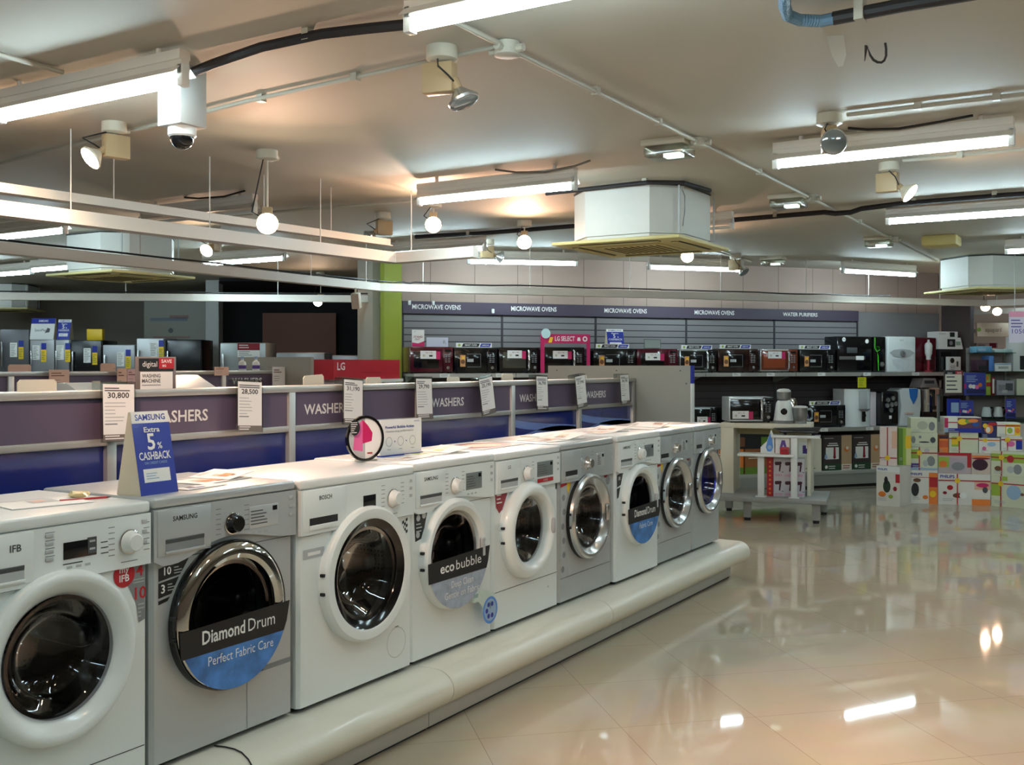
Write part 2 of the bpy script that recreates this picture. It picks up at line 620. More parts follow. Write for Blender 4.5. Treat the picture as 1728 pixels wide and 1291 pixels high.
# ------------------------------------------------------------------ halogen spotlights
def spot(lab, base, yaw, pitch, lit, power=1.0, head=(0, 0), zc=2.75, drop=0.0, dim=False, cone=150):
    """base: ceiling box; gear box hangs under it, the lamp head leans out along yaw, tilted down by pitch"""
    t = thing('halogen_spotlight', lab, 'spotlight', (base[0], base[1], zc), 0, 'halogen spotlights on the ceiling')
    b = MB(); b.lathe([(0, 0), (0.062, 0), (0.062, -0.05), (0.045, -0.058), (0, -0.058)], BEIGE, 20); b.cyl((0.05, 0, -.03), (0.09, 0, -.03), .014, BEIGE, 8); b.build('ceiling_box', t)
    b = MB().at((0, 0, -0.058 - drop), yaw)
    b.box(-0.075, 0.055, -0.03, 0.03, -0.125, -0.006, TAN, 0.006)
    b.cyl((0, 0, -0.01), (0, 0, 0.01 + drop), 0.007, BEIGE, 8)
    b.build('gear_box', t)
    d = Vector((math.cos(yaw) * math.cos(pitch), math.sin(yaw) * math.cos(pitch), -math.sin(pitch)))
    o = Vector((math.cos(yaw) * 0.06, math.sin(yaw) * 0.06, -0.15 - drop))
    b = MB()
    b.cyl(o - d * 0.02, o + d * 0.03, 0.018, TAN, 10)
    b.cyl(o + d * 0.025, o + d * 0.075, 0.02, SATIN if not lit else BEIGE, 18, 0.062)
    b.cyl(o + d * 0.075, o + d * 0.085, 0.064, SATIN if not lit else BEIGE, 18, 0.062)
    hd = b.build('lamp_head', t)
    b = MB(); b.cyl(o + d * 0.0855, o + d * 0.092, 0.058, (HALODIM if dim else HALOON) if lit else HALOOFF, 18, 0.046); b.build('lens', hd, 'glowing lens' if lit else 'grey glass lens')
    b = MB()
    e = o + Vector((-.05, 0, .02))
    b.tube([(-.03, 0, -.05), e + Vector((-.07, 0, 0.02)), e, o], 0.004, BLACKM, 6)
    b.build('cable', t)
    if lit and power > 0:
        L = bpy.data.lights.new('halogen_lamp', 'SPOT')
        L.energy = HALO_POWER * power
        L.color = HALO_COLOR
        L.spot_size = R(cone); L.spot_blend = 0.9
        L.shadow_soft_size = 0.035
        lo = bpy.data.objects.new('halogen_lamp', L)
        COL.objects.link(lo)
        lo.parent = t
        lo.location = o + d * 0.10
        lo.rotation_euler = d.to_track_quat('-Z', 'Y').to_euler()
    return t


def tocam(x, y):
    return math.atan2(-y, -x)


spot('lit spotlight below the left tube light, beside the dome camera', (3.53, 4.55), R(168), R(38), True, 1.0)
spot('unlit spotlight with clear lamp pointing down at top centre, near conduit junction', (3.36, 2.37), R(-80), R(65), False)
spot('unlit spotlight with round grey lens in front of the right tube light', (5.26, 1.36), tocam(5.26, 2.3), R(12), False)
spot('lit spotlight on a tan box below the upper right tube light', (6.71, 1.37), R(-95), R(38), True, 1.0)
spot('unlit spotlight with tan box at upper centre, left of the biggest glare', (6.75, 5.35), R(150), R(45), False)
spot('brightest lit spotlight, left of the boxed air conditioner', (6.45, 4.63), tocam(6.3, 4.5), R(16), True, 1.8, drop=0.03, cone=140)
spot('dazzling lit spotlight above the crossing of the left rails', (4.45, 4.38), tocam(4.4, 4.4), R(16), True, 1.4, drop=0.27, cone=130)
spot('small lit spotlight hanging left of the crossing rails, facing left', (6.75, 7.3), R(195), R(30), True, 0.8, drop=0.02)
spot('dazzling lit spotlight touching the left side of the air conditioner panel', (7.75, 4.6), tocam(7.75, 4.6), R(16), True, 1.7, drop=0.03, cone=140)
spot('unlit tan spotlight behind the right end of a tube light, left of glare', (8.73, 5.6), R(-40), R(15), False)
spot('dazzling lit spotlight in front of the right corner of the air conditioner panel', (9.55, 3.83), tocam(9.55, 3.83), R(16), True, 1.7, drop=0.03, cone=140)
spot('unlit pale spotlight right of the air conditioner panel glare', (11.3, 3.96), R(-100), R(50), False)
spot('small lit spotlight in the dark bay at the far left', (10.65, 9.5), R(205), R(25), True, 0.5, drop=0.22)
spot('lit spotlight under the right rail above the pale wall sign', (15.95, 1.97), R(190), R(20), True, .5, drop=0.26, dim=True)
spot('second of two touching lit spotlights above the pale wall sign', (16.12, 1.84), R(190), R(25), True, .25, drop=0.31, dim=True)
# two more on the stretch of ceiling above the viewer
spot('lit spotlight above the viewer, aimed at the aisle floor', (2.2, 0.95), R(16), R(60), True, 4.2, cone=42)
spot('lit spotlight above the viewer, aimed at the floor to the right', (3.2, -0.4), R(34), R(60), True, 3.4, cone=50)
spot('lit spotlight above the viewer, aimed at the price cards', (1.2, 2.3), R(25), R(26), True, 3.0, cone=62)

# pale spotlight hanging under the lower rail
t = thing('hanging_spotlight', 'pale unlit spotlight hanging under the lower rail left of green column', 'spotlight', (7.78, 6.5, 2.245))
b = MB(); b.cyl((0, 0, 0.0), (0, 0, -0.05), 0.01, BEIGE, 8); b.build('stem', t)
b = MB().at((0, 0, -0.05), R(200), ry=R(15)); b.box(-.035, .035, -.04, .04, -.15, 0, BEIGE, .006); b.build('gear_box', t)

# ------------------------------------------------------------------ conduits, pipes and cables on the ceiling
CONDUIT = mat('painted_conduit', (176, 170, 154), 0.5)
PIPE = mat('black_insulated_pipe', (30, 26, 28), 0.6, bump=0.2, scale=40)


def conduit(lab, pts, r=0.011, m=CONDUIT, boxes=(), clips=(), name='conduit', cat='conduit'):
    t = thing(name, lab, cat, pts[0])
    o = Vector(pts[0])
    b = MB(); b.tube([Vector(p) - o for p in pts], r, m); b.build('pipe', t)
    for p in boxes:
        b = MB().at(Vector(p) - o)
        b.lathe([(0, .028), (0.05, .028), (0.05, -.022), (0.042, -.026), (0, -.026)], CONDUIT, 16)
        for a in range(4):
            b.cyl((0, 0, 0), (.075 * math.cos(a * PI / 2), .075 * math.sin(a * PI / 2), 0), .016, CONDUIT, 8)
        b.build('junction_box', t)
    for p in clips:
        b = MB().at(Vector(p) - o); b.box(-.016, .016, -.016, .016, -.016, .03, CONDUIT); b.build('clip', t)
    return t


conduit('long painted conduit running down the ceiling from top centre to far right', [(2.4, 2.12, 2.728), (6.0, 2.115, 2.728), (13.1, 2.14, 2.728)],
        boxes=[(3.44, 2.12, 2.72), (5.44, 2.12, 2.72), (7.68, 2.12, 2.72), (10.6, 2.12, 2.72)], clips=[(4.2, 2.12, 2.728), (4.9, 2.12, 2.728), (6.5, 2.12, 2.728), (9.2, 2.12, 2.728)])
conduit('painted conduit crossing the ceiling from left edge to the centre junction box', [(3.42, 2.16, 2.733), (3.52, 3.6, 2.733), (3.68, 4.8, 2.733), (3.83, 6.1, 2.733)],
        clips=[(3.47, 2.9, 2.733), (3.52, 3.5, 2.733), (3.6, 4.2, 2.733)])
conduit('short conduit joining the left tube light from the left edge', [(2.3, 3.88, 2.733), (2.77, 3.90, 2.733)])
conduit('conduit running right from the round unlit spotlight', [(5.245, 1.27, 2.733), (5.25, 0.9, 2.733), (5.27, 0.2, 2.733)], clips=[(5.25, .94, 2.733), (5.26, .6, 2.733)])
conduit('conduit running right from the lit spotlight on the tan box', [(6.6, 1.27, 2.733), (6.62, 0.2, 2.733)], clips=[(6.6, .95, 2.733)])
conduit('conduit behind the upper rails towards the biggest glare', [(6.1, 6.9, 2.733), (6.2, 5.6, 2.733), (6.3, 4.9, 2.733), (6.35, 3.65, 2.733)])
conduit('conduit ending behind the air conditioner panel at the right', [(10.0, 3.95, 2.733), (12.1, 4.05, 2.733)])
conduit('thick black pipe sagging between the two tube lights at upper left', [(2.99, 3.41, 2.70), (2.955, 3.2, 2.71), (2.92, 2.9, 2.72), (2.92, 2.6, 2.72), (2.94, 2.4, 2.712), (2.97, 2.15, 2.70)],
        0.02, PIPE, clips=[(2.92, 2.67, 2.724)], name='insulated_pipe', cat='pipe')
conduit('black pipe across the ceiling right of the boxed air conditioner', [(8.42, 3.2, 2.715), (8.36, 2.2, 2.715), (8.3, 2.1, 2.69), (8.3, 1.98, 2.69), (8.3, 1.9, 2.712), (8.22, 1.6, 2.715), (8.2, 0.9, 2.715), (8.28, 0.3, 2.715)],
        0.02, PIPE, clips=[(8.38, 2.6, 2.724), (8.22, 1.5, 2.724), (8.2, .95, 2.724)], name='insulated_pipe', cat='pipe')
conduit('black pipe behind the top of the boxed air conditioner', [(6.47, 3.66, 2.722), (6.44, 3.2, 2.722), (6.42, 2.86, 2.722), (6.56, 2.66, 2.722), (6.95, 2.62, 2.722)], 0.015, PIPE, clips=[(6.43, 2.88, 2.727)], name='insulated_pipe', cat='pipe')
conduit('black pipe behind the corner of the upper rails', [(8.0, 5.95, 2.722), (8.1, 5.3, 2.722), (8.1, 3.95, 2.722)], 0.02, PIPE, clips=[(8.08, 5.4, 2.727)], name='insulated_pipe', cat='pipe')

# blue corrugated hose with black pipe at the top right
t = thing('drain_pipe', 'black pipe ending in a blue corrugated hose at the top right corner', 'pipe', (3.62, 0.9, 2.7))
b = MB()
pts = [(-.30, .10, -.01), (-.2, .13, -.01), (-.1, .15, -.01), (-.03, .13, -.01), (0.02, .07, -.01), (.03, .02, -.005)]
fine = []
for i in range(len(pts) - 1):
    for k in range(8):
        fine.append(Vector(pts[i]).lerp(Vector(pts[i + 1]), k / 8))
fine.append(Vector(pts[-1]))
HOSE = mat('blue_corrugated_hose', (96, 134, 160), 0.35, coat=.2)
b.tube(fine, 0.017, HOSE, 10)
for i in range(0, len(fine) - 1):
    d = (fine[i + 1] - fine[i]).normalized() * 0.004
    b.cyl(fine[i] - d, fine[i] + d, 0.021, HOSE, 10)
b.build('hose', t, 'pale blue corrugated hose')
b = MB(); b.tube([(.03, .03, -.005), (.03, -.2, 0), (.035, -.9, 0.0)], 0.023, PIPE, 10); b.build('pipe', t)
b = MB(); b.box(.0, .06, -.075, -.045, -.03, .05, CONDUIT); b.build('clip', t)
# hook and loose tape
b = MB(); b.tube([(4.20, .945, 2.748), (4.23, .955, 2.70), (4.20, .94, 2.745), (4.235, .936, 2.718), (4.255, .928, 2.703), (4.268, .915, 2.695), (4.268, .9, 2.692), (4.262, .888, 2.697), (4.245, .878, 2.71), (4.22, .873, 2.73), (4.2, .872, 2.745)], .005, BLACKM, 6)
tag(b.build('ceiling_hook'), 'bent black wire hook in the ceiling at upper right', 'hook')
b = MB(); b.raw([(4.0, 1.045, 2.748), (4.02, .985, 2.748), (4.1, 1.05, 2.70), (4.12, 1.0, 2.70), (4.16, 1.04, 2.668), (4.15, 1.02, 2.668)], [(0, 1, 3, 2), (2, 3, 5, 4)], mat('pale_tape', (190, 190, 182), .6))
tag(b.build('loose_tape'), 'flap of pale tape hanging from the ceiling beside the hook', 'tape')
for lab, pts in (('thin cable looping over the tube light left of the air conditioner', [(5.62, 3.55, 2.745), (5.63, 3.4, 2.715), (5.64, 3.2, 2.70), (5.66, 3.0, 2.72), (5.67, 2.9, 2.745)]),
                 ('dark cable drooping above the upper right tube light', [(5.6, 1.35, 2.745), (5.6, 1.25, 2.725), (5.61, 1.1, 2.715), (5.63, .9, 2.73), (5.64, .75, 2.745)]),
                 ('dark cable drooping along the unlit tube light over the left rails', [(5.35, 6.1, 2.745), (5.35, 5.95, 2.725), (5.36, 5.7, 2.72), (5.37, 5.5, 2.745)])):
    b = MB(); b.tube(pts, 0.007, BLACKM if 'dark' in lab else mat('grey_cable', (110, 104, 96), .5), 6)
    tag(b.build('ceiling_cable'), lab, 'cable')

# ------------------------------------------------------------------ dome camera on its box
t = thing('dome_camera', 'white dome security camera on a square box under the ceiling', 'camera', (3.03, 3.47, 2.75))
b = MB(); b.box(-.07, .07, -.07, .07, -.25, 0, mat('camera_white', (176, 172, 166), .45), .004); b.build('mounting_box', t)
b = MB(); b.lathe([(0, -.25), (.058, -.25), (.058, -.285), (.05, -.292)], WHITE2, 24); b.build('ring', t)
b = MB(); b.lathe([(.05 * math.cos(a), -.292 - .05 * math.sin(a)) for a in [i * PI / 16 for i in range(9)]], BLACK, 24); b.build('dome', t, 'smoked dome')

# ------------------------------------------------------------------ emergency lights


def emergency(lab, x, y, rz=0.0):
    t = thing('emergency_light', lab, 'emergency light', (x, y, 2.75), rz, 'square emergency lights on the ceiling')
    b = MB(); b.box(-.10, .10, -.13, .13, -.035, 0, BEIGE, .004); b.build('base', t)
    b = MB(); b.box(-.09, .09, -.12, .12, -.095, -.035, glass_mat('diffuser', (206, 204, 192), .2, .25), .012); b.build('cover', t)
    b = MB(); b.box(-.02, .05, -.07, .03, -.093, -.07, EMLENS, .004); b.build('lamp', t, 'pale green glowing lamp')
    return t


emergency('square emergency light with pale green lamp nearest, above the boxed air conditioner', 5.42, 2.28)
emergency('square emergency light by the second junction box, right of air conditioner', 7.6, 2.26)
emergency('small square emergency light farther along the long conduit', 10.55, 2.25)
emergency('emergency light low above the microwave wall, right of unlit spotlight', 11.85, 3.7)
b = MB(); b.box(-.16, .16, -.16, .16, -.1, 0, mat('yellowed_plastic', (196, 176, 110), .5), .02)
o = b.build('ceiling_vent_box'); o.location = (10.8, 1.72, 2.75); tag(o, 'yellowed plastic box on the ceiling above the far right air conditioner', 'ceiling box')


# ------------------------------------------------------------------ cassette air conditioners
ACWHITE = mat('ac_casing', (208, 206, 198), 0.5, vary=0.06, scale=6)
ACYEL = mat('yellowed_grille', (206, 192, 132), 0.5, vary=0.05, scale=4)


def cassette(lab, x, y, rz=0.0, h=0.345, s=0.425):
    t = thing('cassette_air_conditioner', lab, 'air conditioner', (x, y, 2.75), rz, 'boxed cassette air conditioners')
    c = 0.18
    pts = [(-s, -s + c), (-s + c, -s), (s - c, -s), (s, -s + c), (s, s - c), (s - c, s), (-s + c, s), (-s, s - c)]
    b = MB(); b.prismz(pts, -h, -0.006, ACWHITE)
    b.prismz([(p[0] * 1.012, p[1] * 1.012) for p in pts], -0.02, -0.008, BLACKM)
    for k in (0.33, -.33):
        b.box(k - .004, k + .004, -s - .002, -s + .01, -h, -.02, LGREY)
    b.build('casing', t)
    b = MB(); b.prismz([(p[0] * .97, p[1] * .97) for p in pts], -h - .03, -h - .002, ACWHITE); b.build('neck', t)
    q = s + .06
    b = MB(); b.box(-q, q, -q, q, -h - .055, -h - .03, ACYEL, .008); b.build('panel', t, 'yellowed square panel')
    g = MB(); g.box(-.25, .25, -.25, .25, -h - .062, -h - .0545, ACYEL, .004)
    for i in range(9):
        g.box(-.2, .2, -.2 + i * .05 - .008, -.2 + i * .05 + .008, -h - .0665, -h - .0615, mat('yellow_grille_slot', (120, 108, 66), .6))
    g.build('intake_grille', t)
    for i in range(4):
        m = MB().at((0, 0, 0), i * PI / 2)
        m.box(-.3, .3, -.415, -.35, -h - .0575, -h - .0545, BLACKM)
        m.box(-.3, .3, -.40, -.36, -h - .066, -h - .058, ACYEL, .002)
        m.build('louvre', t)
    return t


t = cassette('boxed air conditioner with yellowed panel hanging from the ceiling at centre', 6.975, 3.145)
b = MB(); b.tube([(-.3, -.43, -.05), (-.3, -.45, -.1), (-.29, -.445, -.2), (-.3, -.435, -.3)], .004, MGREY, 6); b.build('hanger_wire', t)
cassette('boxed air conditioner at the right edge above the dark column', 13.22, 1.62, R(45))
cassette('boxed air conditioner behind the rails at the upper left', 6.68, 8.5, 0)
cassette('small distant air conditioner above the fridges at far left', 9.7, 15.1, R(40))

# ------------------------------------------------------------------ suspended white rails


def rail(lab, pts, z, h=0.07, wd=0.06, rods=(), name='suspended_rail', cables=False):
    t = thing(name, lab, 'rail', (pts[0][0], pts[0][1], z), 0, 'suspended white cable rails')
    o = Vector((pts[0][0], pts[0][1], z))
    b = MB()
    for p, q in zip(pts, pts[1:]):
        d = Vector(q) - Vector(p)
        b.at((p[0] - o.x, p[1] - o.y, 0), math.atan2(d.y, d.x))
        b.box(0, d.length, -wd / 2, wd / 2, 0, h, TRUNK)
        b.box(0, d.length, -wd / 2 - .02, wd / 2 + .02, -.008, .0, TRUNK)
    b.build('channel', t)
    for x, y in rods:
        b = MB(); b.cyl((x - o.x, y - o.y, h), (x - o.x, y - o.y, 2.75 - z), .004, TRUNK, 6); b.build('hanger_rod', t)
    if cables:
        b = MB()
        for k in range(len(pts) - 1):
            p, q = Vector(pts[k]), Vector(pts[k + 1])
            n = 10
            rn = random.Random(k)
            b.tube([((p + (q - p) * i / n).x - o.x, (p + (q - p) * i / n).y - o.y, h + .012 + rn.uniform(0, .012)) for i in range(n + 1)], .008, BLACKM, 6)
        b.build('cable_bundle', t, 'dark loose cables along the top')
    return t


rail('upper left suspended rail, lower channel, turning a corner at centre left', [(1.5, 5.0), (6.05, 4.68), (6.0, 3.95)], 2.25, rods=[(3.0, 4.89), (3.5, 4.86), (4.4, 4.8), (5.3, 4.73), (6.0, 4.5)])
rail('thin suspended rail just above the upper left one', [(1.5, 5.2), (6.2, 4.86)], 2.40, 0.045, 0.04, rods=[(2.6, 5.12), (3.9, 5.03), (5.0, 4.95), (5.6, 4.9)])
rail('orange-lit suspended rail at left, bending along the microwave wall', [(2.9, 6.5), (8.2, 6.56), (8.52, 6.36), (10.7, 4.6), (13.15, 2.67)], 2.25,
     rods=[(5.3, 6.53), (6.1, 6.53), (7.2, 6.54), (8.0, 6.55), (8.6, 6.3), (9.5, 5.57), (10.4, 4.84), (11.3, 4.13), (12.2, 3.42), (12.9, 2.87)], cables=True)
rail('pale distant suspended rail above the fridges and the dark bay', [(5.8, 11.9), (9.35, 7.35)], 2.22, rods=[(6.6, 10.9), (7.6, 9.6), (8.6, 8.3)], cables=True)
rail('suspended rail at the right edge under the far right air conditioner', [(13.15, 2.67), (14.3, 1.75), (14.0, 0.3)], 2.25, rods=[(13.7, 2.2), (14.2, 1.2)])
rail('short pale rail at the right edge above the glowing spotlights', [(16.75, 2.35), (16.35, 0.4)], 2.26, rods=[(16.6, 1.5)])

# ------------------------------------------------------------------ long display plinth with rounded bullnose
PY = 2.63          # plane of the washer fronts
PZ = 0.24          # top of the plinth
PLINTHW = mat('plinth_white', (224, 221, 206), 0.38, coat=0.15, vary=0.05, scale=5)
PLINTHG = mat('plinth_grey', (204, 201, 194), 0.45)
t = thing('display_plinth', 'long low white plinth with a rounded front edge under the washers', 'plinth', (3.0, 3.0, 0))
segs = [(-2.0, 0.35), (0.35, 1.97), (1.97, 3.545), (3.545, 5.04), (5.04, 7.28)]
for a, c in segs:
    b = MB().at((-3.0, -3.0, 0))
    prof = [(3.25, PZ), (3.25, PZ - .13), (2.5, PZ - .13)]
    for i in range(13):
        an = -PI / 2 - PI / 2 * i / 12 if i <= 6 else 0
        pass
    prof = [(3.25, .09), (3.25, PZ)] + [(2.53 - .09 * math.sin(PI * i / 14), PZ - .075 + .075 * math.cos(PI * i / 14)) for i in range(15)]
    b.prismx(prof[::-1], a + .002, c - .002, PLINTHW)
    b.build('deck_section', t)
for a, c in ((-2.0, 0.9), (0.9, 3.50), (3.50, 5.35), (5.35, 7.14)):
    b = MB().at((-3.0, -3.0, 0)); b.box(a + .002, c - .002, 2.535, 3.2, .012, .092, PLINTHG)
    b.box(a + .01, c - .01, 2.545, 3.19, 0, .012, BLACKM); b.build('kick_board', t)
# power cord on the deck
b = MB(); b.tube([(2.44, 2.64, PZ + .004), (2.45, 2.60, PZ + .004), (2.452, 2.56, PZ + .004), (2.445, 2.52, PZ + .003), (2.435, 2.48, PZ - .008), (2.43, 2.452, PZ - .03), (2.427, 2.437, PZ - .07)], .0025, BLACKM, 6)
tag(b.build('power_cord'), 'thin dark cord lying over the plinth edge below the chrome-door washer', 'cord')


# ------------------------------------------------------------------ washers
def door_mesh(kind, r, zc):
    """profiles (radius, y); the door stands proud of the front (y = 0)"""
    ring, inner = MB(), None
    if kind == 'wide':
        ring.lathe([(r, 0), (r * .998, -.022), (r * .98, -.032), (r * .95, -.038), (r * .91, -.04), (r * .86, -.036), (r * .77, -.02), (r * .71, -.004), (r * .70, .0)], WHITE, 64, 'y', (0, 0, zc))
        rin = r * .705
    elif kind == 'chrome':
        ring.lathe([(r, 0), (r, -.024), (r * .985, -.03), (r * .965, -.03)], BLACK, 64, 'y', (0, 0, zc))
        ring.lathe([(r * .965, -.03), (r * .9, -.041), (r * .82, -.043), (r * .76, -.035), (r * .725, -.016), (r * .72, 0)], CHROME, 64, 'y', (0, 0, zc))
        rin = r * .725
    elif kind == 'bosch':
        ring.lathe([(r, 0), (r, -.024), (r * .985, -.034), (r * .955, -.04), (r * .85, -.04), (r * .815, -.036)], WHITE, 64, 'y', (0, 0, zc))
        ring.lathe([(r * .815, -.036), (r * .80, -.033), (r * .70, -.022), (r * .685, -.012), (r * .68, 0)], BLACK, 64, 'y', (0, 0, zc))
        rin = r * .69
    elif kind == 'tube':
        ring.lathe([(r, 0)] + [(r * .84 + r * .16 * math.cos(PI * i / 14), -.012 - .05 * math.sin(PI * i / 14)) for i in range(15)] + [(r * .68, .0)], WHITE, 64, 'y', (0, 0, zc))
        rin = r * .685
    elif kind == 'samsung':
        ring.lathe([(r, 0), (r, -.024), (r * .975, -.036), (r * .94, -.042), (r * .86, -.042), (r * .78, -.028), (r * .75, -.01), (r * .745, 0)], WHITE, 64, 'y', (0, 0, zc))
        rin = r * .75
    else:  # silver
        ring.lathe([(r, 0), (r, -.02)], BLACKM, 64, 'y', (0, 0, zc))
        ring.lathe([(r, -.02), (r * .985, -.036), (r * .94, -.045), (r * .88, -.044), (r * .76, -.022), (r * .72, -.008), (r * .715, 0)], SATIN, 64, 'y', (0, 0, zc))
        rin = r * .72
    return ring, rin


def make_washer(lab, x0, x1, zh, body_m, door, r, brand, y=PY, panel_m=None, dx=0.0, drum=DRUM, glass=SMOKE, zc=.435, kick=None, cp_h=.15, drawer='recess', knob=(.1, 'white'), disp=(.17, .245, 'lcd'), curve=0.0):
    w = x1 - x0
    pm = panel_m or body_m
    t = thing('washing_machine', lab, 'washing machine', ((x0 + x1) / 2, y, PZ), 0, 'front-loading washers in a row on the plinth')
    h = zh
    hw = w / 2 - .003
    d = .54
    # body: sides, back, bottom and a front plate with the door opening
    b = MB()
    bv = .012
    z0, z1 = .02, h - .03
    hr = r * .86
    n = 64
    inner = [(dx + hr * math.cos(2 * PI * i / n), zc + hr * math.sin(2 * PI * i / n)) for i in range(n)]
    outer = []
    xa, xb, za, zb = -hw + bv, hw - bv, z0, z1
    for i in range(n):
        c, s = math.cos(2 * PI * i / n), math.sin(2 * PI * i / n)
        k = min(((xb - dx) / c if c > 1e-9 else (xa - dx) / c if c < -1e-9 else 9), ((zb - zc) / s if s > 1e-9 else (za - zc) / s if s < -1e-9 else 9))
        outer.append((dx + c * k, zc + s * k))
    vs = [(p[0], 0, p[1]) for p in inner] + [(p[0], 0, p[1]) for p in outer]
    b.raw(vs, [(i + n, (i + 1) % n + n, (i + 1) % n, i) for i in range(n)], body_m)
    for cx_, cz_ in ((xa, za), (xb, za), (xa, zb), (xb, zb)):   # corner fillers
        ang = math.atan2(cz_ - zc, cx_ - dx) % (2 * PI)
        i = int(ang / (2 * PI) * n) % n
        b.raw([(outer[i][0], 0, outer[i][1]), (cx_, 0, cz_), (outer[(i + 1) % n][0], 0, outer[(i + 1) % n][1])], [(0, 1, 2)], body_m)
    for sx in (-1, 1):
        xs, xo = sx * (hw - bv), sx * hw
        q = [(xs, 0, z0), (xo, bv, z0), (xo, bv, z1), (xs, 0, z1)]
        b.raw(q, [(0, 1, 2, 3)] if sx > 0 else [(3, 2, 1, 0)], body_m)
        q = [(xo, bv, z0), (xo, d, z0), (xo, d, z1), (xo, bv, z1)]
        b.raw(q, [(0, 1, 2, 3)] if sx > 0 else [(3, 2, 1, 0)], body_m)
    b.raw([(-hw, d, z0), (hw, d, z0), (hw, d, z1), (-hw, d, z1)], [(3, 2, 1, 0)], body_m)
    b.raw([(-hw, bv, z0), (hw, bv, z0), (hw, d, z0), (-hw, d, z0)], [(3, 2, 1, 0)], RUBBER)
    b.raw([(-hw, bv, z1), (hw, bv, z1), (hw, d, z1), (-hw, d, z1)], [(0, 1, 2, 3)], body_m)
    if kick:
        b.box(-hw + .014, hw - .014, -.0012, .001, kick - .0025, kick, DGREY)
    b.build('body', t)
    b = MB(); b.box(-hw - .001, hw + .001, -.012, d, h - .034, h, WHITE2 if body_m is WHITE else SILVER2, .009, 3); b.build('top_plate', t)
    # control panel, with a dip towards the middle on some machines
    zt, zb_ = h - .036, h - .036 - cp_h
    pts = [(-hw, zb_)]
    for i in range(1, 20):
        f = i / 20
        pts.append((-hw + 2 * hw * f, zb_ + curve * (math.sin(PI * f) ** 2) - curve * .6 * math.exp(-((f - .15) / .18) ** 2)))
    pts += [(hw, zb_), (hw, zt), (-hw, zt)]
    b = MB(); b.prism(pts, -.014, .002, pm)
    b.rect(-hw + .012, hw - .012, zb_ - .004, zb_ - .0015, DGREY, -.0008)
    cpn = b
    yk = -.0145
    kx = knob[0]
    rn = random.Random(int(x0 * 100))
    for sx in (-1, 1):
        for i in range(6):
            cpn.rect(kx + sx * .052 + (-.022 if sx < 0 else 0), kx + sx * .052 + (0 if sx < 0 else .022), zt - .028 - i * .0165, zt - .0255 - i * .0165, MGREY, yk - .0004)
    cpn.rect(kx - .03, kx + .03, zb_ + .018, zb_ + .0205, MGREY, yk - .0004)
    for i in range(3):
        cpn.rect(disp[0] + .01 + i * .03, disp[0] + .028 + i * .03, zb_ + .03, zb_ + .037, LGREY, yk - .0004)
        cpn.box(hw - .034, hw - .016, yk - .002, yk, zt - .03 - i * .03, zt - .018 - i * .03, LGREY, .001)
    cp = cpn.build('control_panel', t)
    b = MB()
    zm = (zt + zb_) / 2
    if disp[2] == 'dark':
        b.box(disp[0], disp[1], yk - .002, yk + .002, zm - .02, zm + .028, DISPLAY, .001)
    else:
        b.box(disp[0], disp[1], yk - .0015, yk + .002, zm - .03, zm + .045, LCD if body_m is WHITE else SILVER2, .001)
        b.rect(disp[1] - .03, disp[1] - .008, zm + .022, zm + .038, DISPLAY, yk - .002)
        fine_print(b, disp[0] + .006, disp[1] - .035, zm + .03, 5, .011, DGREY, yk - .002, 3)
    b.build('display', t)
    b = MB()
    km = {'white': WHITE2, 'black': BLACK, 'silver': SATIN}[knob[1]]
    b.lathe([(.034, 0), (.034, -.006), (.03, -.012), (.027, -.03), (.023, -.034), (0, -.034)], km, 28, 'y', (kx, yk, zm))
    b.lathe([(.037, 0), (.037, -.004), (.034, -.005)], CHROME, 28, 'y', (kx, yk, zm))
    b.build('program_dial', t)
    # detergent drawer
    dl, dr = -hw + .012, -hw + w * .36
    b = MB()
    b.box(dl, dr, -.0165, -.004, zb_ + .012, zt - .004, pm, .002)
    if drawer == 'recess':
        b.box(dl + .03, dr - .03, -.0172, -.0165, zb_ + .022, zb_ + .062, MGREY if body_m is not WHITE else LGREY)
        b.prismx([(-.0172, zb_ + .05), (-.0185, zb_ + .062), (-.0172, zb_ + .064)], dl + .03, dr - .03, DGREY)
        b.box(dl + .028, dr - .028, -.0225, -.0165, zb_ + .018, zb_ + .026, pm, .002)
    else:
        b.box(dl + .03, dr - .05, -.0172, -.0165, zb_ + .02, zb_ + .06, BLACKM)
        b.box(dl + .028, dr - .048, -.021, -.0165, zb_ + .016, zb_ + .034, pm, .002)
    if brand:
        b.text(brand, .015, (dl + dr) / 2, zt - .042, BLACKM, -.0169, bold=True)
    b.build('detergent_drawer', t)
    # door
    ring, rin = door_mesh(door, r, zc)
    ring.M = Matrix.Identity(4)
    dj = ring.build('door', t)
    if dx:
        dj.location.x = dx
    g = MB(); g.lathe([(rin, -.014), (rin * .93, -.012), (rin * .86, .005), (rin * .75, .05), (rin * .62, .075), (rin * .35, .09), (0, .094)], glass, 48, 'y', (0, 0, zc))
    g.build('door_glass', dj, 'dark round glass')
    if door in ('samsung', 'tube', 'silver'):
        g = MB(); g.box(r * .74, r * .88, -.047 if door != 'tube' else -.066, -.03, zc - .045, zc + .045, SATIN if body_m is SILVER else LGREY, .014, 3); g.build('door_handle', dj)
    for s in (-1, 1):
        g = MB(); g.box(-r - .006, -r + .012, -.03, -.012, zc + s * .035 - .006, zc + s * .035 + .006, RUBBER, .002); g.build('hinge_cap', dj)
    # drum
    b = MB()
    b.lathe([(hr, .004), (hr * .98, .03), (hr * .88, .05)], RUBBER, 48, 'y', (dx, 0, zc))
    b.lathe([(hr * .88, .05), (hr * 1.02, .09), (hr * 1.05, .4), (hr * .3, .43), (0, .43)], drum, 48, 'y', (dx, 0, zc))
    dm = b.build('drum', t)
